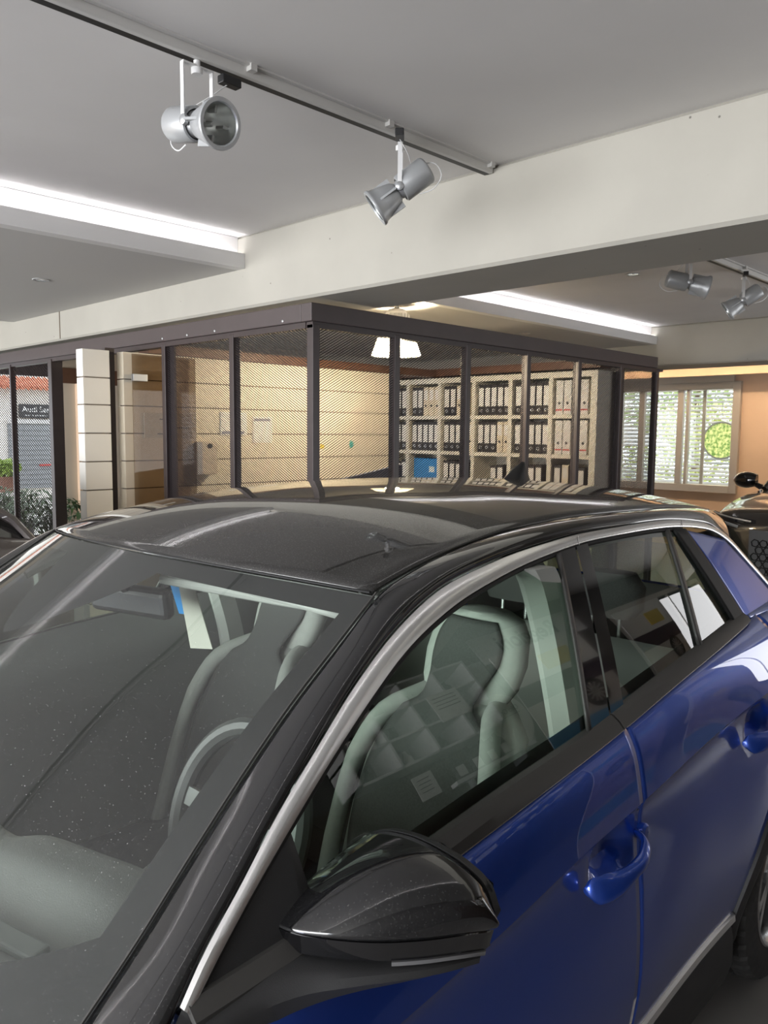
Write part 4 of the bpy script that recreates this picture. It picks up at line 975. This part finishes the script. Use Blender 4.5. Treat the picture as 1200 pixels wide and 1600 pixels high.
# steering wheel
sw = empty('steering_wheel', (.375, 1.70, .965)); sw.parent = car; sw.rotation_euler = (R(68), 0, 0)
def torus(mb, Rr, r, n=48, m_=10):
    o = len(mb.v)
    for i in range(n):
        a = 2*math.pi*i/n
        for j in range(m_):
            b = 2*math.pi*j/m_; mb.v.append(((Rr+r*math.cos(b))*math.cos(a), (Rr+r*math.cos(b))*math.sin(a), r*math.sin(b)))
    for i in range(n):
        for j in range(m_): mb.f.append((o+i*m_+j, o+((i+1) % n)*m_+j, o+((i+1) % n)*m_+(j+1) % m_, o+i*m_+(j+1) % m_))
    return mb
torus(MB(), .178, .020).build('wheel_rim', mat('leather_grey', (.045,.047,.045), .4), sw)
MB().lathe([(.065,-.02),(.07,.0),(.06,.03),(.001,.036)], 28, caps=False).build('airbag_cover', MT['dash'], sw)
for a in (0, math.pi, -math.pi/2):
    MB().obox((.115*math.cos(a), .115*math.sin(a), 0), (.12 if abs(math.sin(a)) < .5 else .035, .035 if abs(math.sin(a)) < .5 else   .12, .015)).build('spoke', MT['dash'], sw, smooth=False)
MB().tube([(.375,1.46,.89),(.375,1.72,.98)], .035).build('steering_column', MT['dash'], car)
# seats
def seat_shell(x0, w, prof, dep):
    # prof: (y, z, half-width) up the back; rounded slab
    rg = []
    for (y, z, hw) in prof:
        rg.append([(x0 + hw*c*(abs(c)**.0 if False else 1), y + dep*s_, z - .35*dep*s_*.0) for c, s_ in [(math.copysign(abs(math.cos(a))**.55, math.cos(a)), math.copysign(abs(math.sin(a))**.8, math.sin(a))) for a in [2*math.pi*k/24 for k in range(24)]]])
    return MB().loft(rg)
def seat(x0):
    dy, dz = .10, .03
    st = seat_shell(x0, 0, [(2.10+dy,.48+dz,.21),(2.13+dy,.56+dz,.235),(2.18+dy,.70+dz,.24),(2.24+dy,.84+dz,.235),(2.295+dy,.95+dz,.215),(2.32+dy,.99+dz,.17),(2.34+dy,1.01+dz,.13)], .055).build('front_seat', MT['seatlight'], car, angle=60)
    seat_shell(x0, 0, [(2.335+dy,1.00+dz,.120),(2.355+dy,1.04+dz,.145),(2.38+dy,1.10+dz,.155),(2.405+dy,1.17+dz,.145),(2.415+dy,1.205+dz,.12),(2.42+dy,1.22+dz,.07)], .045).build('headrest', MT['seatlight'], st, angle=60)
    hw = hermite([(0,.14),(.1,.165),(.55,.17),(.66,.15),(.72,.085),(.78,.085),(.86,.105),(.94,.10),(1,.075)])
    yy = hermite([(0,2.075),(.45,2.18),(.62,2.240),(.71,2.280),(.78,2.322),(.85,2.360),(1,2.400)])
    ins = MB().grid(lambda u, v: (x0 + u*hw(v), yy(v) + dy - .045 + .014*u*u, .50+dz+.705*v), lin(-1,1,15), lin(0,1,50))
    solid(ins.build('centre_panel', MT['seatdark'], st, out=(0,-1,0), angle=60), .008)
    for s_ in (-1, 1):
        pth = resample([(x0+s_*.19, 1.95+dy, .36+dz), (x0+s_*.20, 2.01+dy, .50+dz), (x0+s_*.215, 2.08+dy, .68+dz), (x0+s_*.205, 2.155+dy, .86+dz), (x0+s_*.165, 2.22+dy, .96+dz), (x0+s_*.125, 2.285+dy, .99+dz), (x0+s_*.11, 2.33+dy, 1.0+dz)], 24)
        MB().tube(pth, [.020]*3+[.023]*12+[.026]*4+[.026]*5, 12).build('side_bolster', MT['seatlight'], st)
    cu = MB().loft([[(x0+hw_*c, 1.66+dy_+.27*s_, z) for c, s_ in [(math.copysign(abs(math.cos(a))**.5, math.cos(a)), math.copysign(abs(math.sin(a))**.5, math.sin(a))) for a in [2*math.pi*k/24 for k in range(24)]]] for hw_, z, dy_ in ((.24,.33,.22),(.255,.38,.22),(.255,.46,.21),(.22,.50,.21))])
    cu.build('seat_cushion', MT['seatdark'], st, angle=60)
seat(.37); seat(-.37)
rs = MB().grid(lambda u, v: (u*.62, 2.98+.20*v, .50+.56*v), lin(-1,1,21), lin(0,1,9)).build('rear_seat', mat('rear_seat_cloth', (.26,.265,.245), .8), car, out=(0,-1,0)); solid(rs, .10)
solid(MB().grid(lambda u, v: (.33+u*.22, 2.974+.20*v, .50+.50*v), lin(-1,1,8), lin(0,1,6)).grid(lambda u, v: (-.33+u*.22, 2.974+.20*v, .50+.50*v), lin(-1,1,8), lin(0,1,6)).build('seat_insert', MT['seatdark'], rs, out=(0,-1,0)), .01)
for x0 in (.36, 0, -.36):
    seat_shell(x0, 0, [(3.22,1.12,.10),(3.23,1.15,.125),(3.25,1.22,.12),(3.26,1.26,.08)], .045).build('rear_headrest', MT['seatdark'], rs, angle=60)
    for dx in (-.05, .05): MB().tube([(x0+dx,3.22,1.04),(x0+dx,3.225,1.14)], .006, 8).build('headrest_rod', MT['chrome'], rs)
MB().box((-.62,2.4,.38),(.62,3.05,.5)).build('rear_cushion', MT['seatdark'], rs, smooth=False)
MB().box((-.76,1.2,.22),(.76,3.9,.26)).build('cabin_floor', MT['seatdark'], car, smooth=False)
def dcard(u, v):
    zt = belt(u)+.004; z = .30 + (zt-.30)*v; zz = min(z, trlow(u)-.005)
    return (min(xbody(u, zz), xs(u, zt)) - .022 - .055*min(1, max(0, (zt-z)/.10)) - .015*math.sin(z*7), u, z)
both('door_card', MB().grid(dcard, lin(1.33,3.24,40), lin(0,1,24)), MT['dash'], out=(-1,0,0))
both('rear_side_trim', MB().grid(lambda u, v: (xbody(u, min(v,1.17))-.06, u, v), lin(3.22,3.95,10), lin(.5,1.20,8)).grid(lambda u, v: (lambda p: (p[0]-.03, p[1], p[2]))(cpil(-.03+1.06*u, v)), lin(0,1,14), lin(0,1,20)), mat('rear_trim_grey', (.16,.16,.15), .8), out=(-1,0,0))
_bp = resample([(.655,2.235,1.435),(.645,2.275,1.405),(.640,2.330,1.312),(.640,2.393,1.15),(.645,2.440,.974),(.66,2.45,.80)], 20)
both('pillar_trim', MB().loft([[p+Vector((.05,-.012,0)), p+Vector((.012,-.028,0)), p+Vector((-.012,-.012,0)), p+Vector((-.012,.05,0)), p+Vector((.06,.05,0))] for p in _bp]), MT['lighttrim'], out=None, angle=40)
both('screen_pillar_trim', MB().loft([[Vector(wsp(.965,v))+Vector((0,.03,-.02)), Vector(wsp(.99,v))+Vector((0,.01,-.012)), Vector(wsp(1.0,v))+Vector((.06,.03,-.03)), Vector(wsp(.99,v))+Vector((.03,.07,-.03))] for v in lin(.03,.93,14)]), MT['lighttrim'], out=None, angle=40)
both('rear_pillar_trim', MB().grid(lambda u, v: (xs(3.08+.35*u, 1.10+.3*v)-.05, 3.20-.16*v+.34*u, 1.10+.32*v), lin(0,1,6), lin(0,1,6)), MT['lighttrim'], out=(-1,0,0))
both('roof_side_trim', MB().tube([(xs(y, zin(y))-.05, y, zin(y)-.01) for y in lin(1.75,3.1,24)], .022, 8), MT['lighttrim'], out=None)
# header edge of the headliner and sun visors
MB().loft([[(x, yh(x)+.075, rz(x, yh(x)+.075)-.045), (x, yh(x)+.105, rz(x, yh(x)+.1)-.068), (x, yh(x)+.15, rz(x, yh(x)+.15)-.05), (x, yh(x)+.1, rz(x, yh(x)+.1)-.035)] for x in lin(-.58,.58,30)]).build('header_trim', MT['lighttrim'], car, angle=60)
for s in (1, -1):
    vz = MB().tube(resample([(s*.12,1.705,1.408),(s*.22,1.755,1.396),(s*.34,1.815,1.382),(s*.46,1.850,1.375),(s*.535,1.855,1.368),(s*.565,1.835,1.345),(s*.585,1.80,1.32)], 24), .0125, 10).build('visor_edge', MT['lighttrim'], car)
    solid(MB().grid(lambda u, v: (s*(.14+.40*u), 1.72+.135*u-.03*u*u+.17*v, 1.412-.045*u+.012*v), lin(0,1,8), lin(0,1,5)).build('sun_visor', MT['lighttrim'], vz, out=(0,0,-1)), .012)
im = empty('interior_mirror', (0, 1.70, 1.345)); im.parent = car; im.rotation_euler = (R(8), 0, R(14))
bevel(MB().obox((0,0,0), (.235,.035,.068)).build('mirror_housing', MT['black'], im, smooth=False), .015, 3)
MB().obox((0,.019,0), (.21,.003,.05)).build('mirror_glass', MT['reflector'], im, smooth=False)
MB().tube([(0,-.01,.03),(0,-.05,.085)], .014).build('mirror_stem', MT['black'], im)
# paper tag with a blue strip left hanging inside the screen
tg = MB().add([(-.015,1.86,1.20),(.075,1.86,1.215),(.045,1.83,1.37),(-.015,1.83,1.36)], [(0,1,2,3)]).build('paper_tag', mat('tag_paper', (.42,.42,.36), .7), car, smooth=False, fix=False); solid(tg, .002)
solid(MB().add([(-.085,1.875,1.27),(-.035,1.875,1.275),(-.03,1.84,1.37),(-.075,1.84,1.365)], [(0,1,2,3)]).build('blue_strip', MT['bluebox'], tg, smooth=False, fix=False), .002)
# =================================================================== TWO OTHER CARS (facing the same way)
def plain_car(loc, label, pm, W, zs, zr, hood0, hood1, y_cowl, y_hdr, y_rend, L, name='car'):
    c = empty(name, loc, 0, label, 'car'); w2 = W/2
    sh = hermite([(0,hood0-.12),(.12,hood0-.03),(.4,hood0+.02),(y_cowl*.6,(hood0+hood1)/2+.02),(y_cowl,hood1),(y_rend,zs+.05),(L-.15,zs+.02),(L,zs-.15)])
    hw = hermite([(0,w2*.70),(.10,w2*.84),(.35,w2*.95),(.9,w2),(2.0,w2),(3.2,w2),(L-.5,w2*.97),(L-.12,w2*.88),(L,w2*.74)])
    rgs = []
    for y in sorted(set([0,.03,.07,.12,.2,.3,.42,.6,.8,1.0,1.2,1.5,2,2.5,3,3.4,3.7,3.9,4.05,4.15,L-.05,L])):
        if y > L: continue
        h = sh(y); b = hw(y); half = [(0,.22),(b*.80,.22),(b*.96,.30),(b,.48),(b*.995,.70),(b*.985,h-.16),(b*.95,h-.07),(b*.88,h-.02),(b*.7,h+.005),(b*.4,h+.02),(0,h+.025)]
        rgs.append([(x, y, z) for x, z in half] + [(-x, y, z) for x, z in half[-2:0:-1]])
    MB().loft(rgs).build('body_shell', pm, c, angle=50)
    # greenhouse: glass drum with painted roof and pillars
    st = [(y_cowl-.02, zs-.02, zs+.0, .80), (y_cowl+.28, zs-.02, zs+.22, .74), (y_hdr, zs-.02, zr-.03, .63), ((y_hdr+y_rend)/2, zs-.02, zr, .62), (y_rend-.35, zs-.02, zr-.04, .60), (y_rend-.02, zs-.02, zs+.14, .68), (y_rend+.06, zs-.02, zs+.02, .74)]
    rgs = []
    for y, z0, z1, t in st:
        half = [(0,z0),(w2*.86,z0),(w2*(.86+(t-.86)*.55),z0+(z1-z0)*.5),(w2*t,z0+(z1-z0)*.93),(w2*t*.86,z1),(0,z1+.02)]
        rgs.append([(x, y, z) for x, z in half] + [(-x, y, z) for x, z in half[-2:0:-1]])
    MB().loft(rgs).build('window_glass', MT['darkglass'], c, angle=50)
    rgs = []
    for y, z0, z1, t in st[2:5]:
        rgs.append([(-w2*t-.012, y, z1-.05), (-w2*t*.86, y, z1+.012), (0, y, z1+.034), (w2*t*.86, y, z1+.012), (w2*t+.012, y, z1-.05)])
    solid(MB().loft(rgs, closed=False).build('roof_panel', pm, c, out=(0,0,1)), .02)
    for s in (1, -1):
        MB().tube([(s*(w2*.82), y_cowl-.01, zs+.01), (s*w2*.75, y_cowl+.28, zs+.21), (s*w2*.64, y_hdr, zr-.05), (s*w2*.63, (y_hdr+y_rend)/2, zr-.02), (s*w2*.61, y_rend-.35, zr-.06), (s*w2*.69, y_rend-.02, zs+.14), (s*w2*.76, y_rend+.06, zs+.02)], .028, 8).build('pillar', pm, c)
        MB().tube([(s*(w2*.865), y, zs-.005) for y in lin(y_cowl, y_rend, 12)], .010, 6).build('window_trim', MT['chrome'], c)
        rg = []
        for t in lin(0, 1, 13):
            ry = .105*(math.sin(math.pi*(.18+.70*t))**.7)*(1 if t < .9 else .7); rh = .112*(math.sin(math.pi*(.16+.72*t))**.6)*(1 if t < .95 else .6)
            cx_, cy_, cz_ = s*(w2+.02+.24*t), y_cowl+.33+.03*t, zs+.075-.01*t
            rg.append([(cx_, cy_ + ry*math.cos(a)*(1 if math.cos(a) < 0 else .35), cz_ + rh*math.sin(a)*(.8 if math.sin(a) > 0 else .75)) for a in [2*math.pi*k/20 for k in range(20)]])
        dm = MB().loft(rg).build('door_mirror', MT['pillar'], c, angle=60)
        MB().tube([(s*(w2-.06), y_cowl+.30, zs-.01), (s*(w2+.04), y_cowl+.34, zs+.03), (s*(w2+.09), y_cowl+.35, zs+.05)], [.035,.025,.02], 10).build('mirror_arm', MT['black'], dm)
        MB().tube([(s*(w2+.03+.19*t), y_cowl+.33-.075*math.sin(math.pi*(.2+.7*t)), zs+.066) for t in lin(0,1,10)], .004, 6).build('mirror_strip', MT['chrome'], dm)
        wheel(c, (s*(w2-.13), .86, .345), s, 1.04); wheel(c, (s*(w2-.13), L-.85, .345), s, 1.04)
        for a in (.86, L-.85):
            rg = []
            for k in range(25):
                t = math.pi*k/24; P = lambda r, x: (s*x, a-r*math.cos(t), .34+r*math.sin(t))
                rg.append([P(.43,w2-.004), P(.425,w2+.012), P(.37,w2+.010), P(.365,w2-.10)])
            MB().loft(rg).build('arch_cladding', MT['plastic'], c, angle=40)
        # head lamp: dark lens, silver eyebrow
        MB().grid(lambda u, v: (s*(w2*(.42+.48*u)), .035+.22*u**2.4-.012, hood0-.06-.13*v+.04*u), lin(0,1,14), lin(0,1,5)).build('headlamp', mat('lamp_dark_lens', (.02,.02,.022), .08, coat=1), c, out=(s*.3,-1,0))
        MB().tube([(s*(w2*(.40+.50*u)), .012+.22*u**2.4, hood0-.20+.035*u) for u in lin(0,1,12)], .011, 8).build('daylight_strip', MT['lens'], c)
        MB().tube([(s*(w2*(.46+.44*u)), .018+.22*u**2.4, hood0-.075+.045*u) for u in lin(0,1,12)], .008, 8).build('lamp_brow', MT['chrome'], c)
    gr = MB().box((-w2*.46,-.012,.48),(w2*.46,.03,hood0-.14)).build('front_grille', MT['black'], c, smooth=False)
    hexm = MB().lathe([(.036,0),(.028,0),(.028,.008),(.036,.008),(.036,0)], 6, axis=(0,-1,0), caps=False).mesh('grille_cell', MT['pillar'], smooth=False)
    for r in range(6):
        for q in range(-6, 7):
            x = q*.068 + (.034 if r % 2 else 0); z = .52 + r*.058
            if abs(x) < w2*.43 and z < hood0-.18:
                o = link('grille_cell', hexm, gr); o.location = (x, -.012, z)
    return c
suv = plain_car((-2.04, 6.95, 0), 'dark brown car with black honeycomb grille parked by the peach wall', MT['darkcar'], 1.86, 1.18, 1.66, 1.06, 1.185, 1.28, 1.98, 4.0, 4.45)
hat = plain_car((-5.25, -2.32, 0), 'grey brown car parked beyond the blue car by the entrance', MT['leftcar'], 1.78, 1.06, 1.50, .92, 1.04, 1.30, 2.05, 4.06, 4.36)
# =================================================================== SERVICE WALL BESIDE THE CAMERA (mirrored in the car's side)
XS = XW1
mdf = MT['white']
dado = struct('trim_9', MB().box((XS-.10, 0.9, 0), (XS-.002, 3.25, 1.74)), mat('dark_brown_panel', (.035,.018,.012), .5), label='dark brown panelling under the product shelf')
wr = empty('window_20', (XW1, 7.75, 1.45), label='framed window in the service wall behind the beam', kind='structure')  # unseen window frame, added to go around the side fill light
for a_, b_ in (((-.04,-1.68,-1.02),(0,1.68,-.95)), ((-.04,-1.68,.95),(0,1.68,1.02)), ((-.04,-1.68,-.95),(0,-1.61,.95)), ((-.04,1.61,-.95),(0,1.68,.95)), ((-.04,-.03,-.95),(-.001,.03,.95))): MB().box(a_, b_).build('window_frame', MT['alu'], wr, smooth=False)
cu = empty('product_shelf', (XS-.005, 2.95, 1.745), label='white wall shelf of open cubes with small goods', cat='shelf')
for k in range(5): MB().box((-.26,-.69+k*.335,0),(0,-.67+k*.335,.62)).build('upright', mdf, cu, smooth=False)
for k in range(4): MB().box((-.26,-.69,.0+k*.20),(0,.67,.018+k*.20)).build('shelf_board', mdf, cu, smooth=False)
MB().box((-.012,-.69,0),(0,.67,.62)).build('back_panel', mat('shelf_back_grey', (.25,.26,.26), .7), cu, smooth=False)
def sign(loc, w_, h_, s, size, label, bold=0., mt=None):
    sn = empty('wall_sign', loc, label=label, cat='sign')
    MB().box((-.02,-w_/2,-h_/2),(0,w_/2,h_/2)).build('panel', mt or MT['white'], sn, smooth=False)
    text_words(s, size, MT['black'], sn, (-.0225, 0, 0), (R(90), 0, R(-90)), .9, bold=bold)
    return sn
sign((XS-.004, 2.95, 2.47), 1.34, .16, 'Clienti   Service Flotte', .105, 'white wall sign reading Service Flotte above the product shelf')
sign((XS-.004, 4.90, 2.52), 1.50, .30, 'Reggioni', .26, 'large white wall sign reading Reggioni in bold black letters', .004)
gp = struct('trim_10', MB().box((XS-.03, 3.66, 1.95), (XS-.002, 4.10, 2.42)).box((XS-.03, 3.66, 1.55), (XS-.002, 4.10, 1.93)), mat('wall_board_grey', (.36,.36,.34), .7), label='two grey boards on the service wall')
rnd = random.Random(3)
for k, (q, r) in enumerate(((0,2),(1,2),(2,2),(3,2),(0,1),(1,1),(3,1),(0,0),(1,0),(2,0))):
    y = 2.95-.51+q*.335; z = 1.745+.0185+r*.20
    if k in (0, 4):
        o = MB().box((-.10,-.10,0),(.10,.10,.11)).build('goods_box', MT['redp'] if k == 0 else MT['paper'], None, smooth=False); lab, cat = ('red' if k == 0 else 'white')+' goods box in a cube of the product shelf', 'box'; bevel(o, .003)
    else:
        o = MB().lathe([(.03,0),(.032,.01),(.032,.07),(.012,.10),(.012,.125),(.001,.126)], 14).build('small_bottle', MT['black'] if k % 2 else MT['paper'], None); lab, cat = '%s small bottle in a cube of the product shelf' % ('dark' if k % 2 else 'white'), 'bottle'
    o.location = (XS-.14, y, z); tag(o, lab, cat, 'goods in the product shelf')
for k, (y0, y1, z0, z1) in enumerate(((3.08, 3.36, 1.93, 2.16), (2.74, 2.92, 1.52, 1.70))):
    xq = XS-.275 if k == 0 else XS-.108
    o = tag(MB().box((xq, y0, z0), (xq+.006, y1, z1)).build('notice', MT['paper'], None, smooth=False), ['white notice fixed on the front of the product shelf', 'white notice on the dark brown panelling'][k], 'notice')
    for j in range(4): MB().box((xq-.001, y0+.03, z1-.04-j*.03), (xq, y1-.04, z1-.034-j*.03)).build('printed_line', MT['black'], o, smooth=False)
ob = empty('oil_shelf', (XS-.004, 3.46, 1.50), label='white wall shelf board below the round oil sign', cat='shelf')
MB().box((-.16,-.45,0),(0,.45,.03)).build('board', mdf, ob, smooth=False)
for yy in (-.3,.3): MB().box((-.14,yy-.01,-.06),(0,yy+.01,0)).build('bracket', MT['satin'], ob, smooth=False)
osn = empty('oil_sign', (XS-.035, 3.91, 1.80), label='round pale sign reading Olio Originale', cat='sign')
MB().lathe([(.27,0),(.27,.012)], 40, axis=(-1,0,0)).build('disc', MT['pale'], osn)
text_words('Olio Originale', .07, MT['black'], osn, (-.0145, 0, .08), (R(90),0,R(-90)))
MB().box((-.0135,-.2,.028),(-.0121,.2,.034)).build('rule', MT['black'], osn, smooth=False)
oil = []
for k, y in enumerate((3.14, 3.30, 3.46, 3.62)):
    b = empty('oil_bottle', (XS-.09, y, 1.5305), label='black oil bottle with white label on the oil shelf', cat='bottle', group='oil bottles on the shelf')
    MB().loft([[(hx*math.copysign(abs(math.cos(a))**.5, math.cos(a)), hy*math.copysign(abs(math.sin(a))**.5, math.sin(a)), z) for a in [2*math.pi*i/16 for i in range(16)]] for hx, hy, z in ((.03,.05,0),(.033,.055,.01),(.033,.055,.12),(.025,.04,.16),(.014,.016,.18),(.014,.016,.19))]).build('bottle_body', MT['black'], b, angle=50)
    MB().lathe([(.017,.19),(.017,.215),(.001,.216)], 14).build('cap', MT['black'], b)
    MB().box((-.0335,-.038,.02),(-.0325,.038,.10)).build('bottle_label', MT['paper'], b, smooth=False)
def poster(y, w_, label, seed):
    p = empty('tyre_poster', (.47, y, 0), label=label, cat='poster'); p.scale = (1,1,.87)
    MB().box((-.06,-w_/2,0),(.06,w_/2,.07)).build('base', MT['satin'], p, smooth=False)
    MB().tube([(.02,0,.07),(.02,0,2.25)], .012).build('pole', MT['satin'], p)
    def pn(z0, z1, c, nm, y0=-w_/2, y1=w_/2, dx=0.): MB().box((-.004-dx, y0, z0), (0-dx, y1, z1)).build(nm, c, p, smooth=False)
    pn(.07, 2.25, mat('poster_beige', (.55,.50,.46), .5), 'banner')
    pn(1.95, 2.25, MT['paper'], 'title_field', dx=.004); pn(2.0, 2.14, mat('poster_yellow', (.75,.55,.08), .5), 'yellow_patch', -w_*.05, w_*.3, .008)
    pn(1.80, 1.95, mat('poster_dark', (.05,.03,.05), .5), 'dark_band', dx=.004)
    pn(1.44, 1.56, mat('poster_blue', (.12,.33,.55), .5), 'blue_band', dx=.004); pn(.35, .50, mat('poster_blue2', (.12,.33,.55), .5), 'blue_band', dx=.004)
    pn(.55, 1.40, mat('poster_mauve', (.36,.28,.34), .5, noise=.5, nscale=5), 'picture_field', dx=.004)
    pn(.95, 1.05, mat('poster_yellow2', (.75,.55,.08), .5), 'yellow_patch', -w_*.1, w_*.05, .008)
    for zz, yy in ((1.70, w_*.18), (1.15, -w_*.22), (.78, w_*.2)):
        MB().lathe([(.001,0),(.12,0),(.12,.003)], 32, (-.009, yy, zz), (-1,0,0), caps=False).build('tyre_print', MT['black'], p)
        for a in range(6):
            MB().obox((-.0135, yy, zz), (.002,.17,.014), (a*math.pi/6,0,0)).build('spoke_print', MT['satin'], p, smooth=False)
poster(3.40, .85, 'roll-up tyre poster with blue band nearest the blue car', 1)
poster(4.70, .85, 'roll-up tyre poster with blue band farther along the service wall', 2)
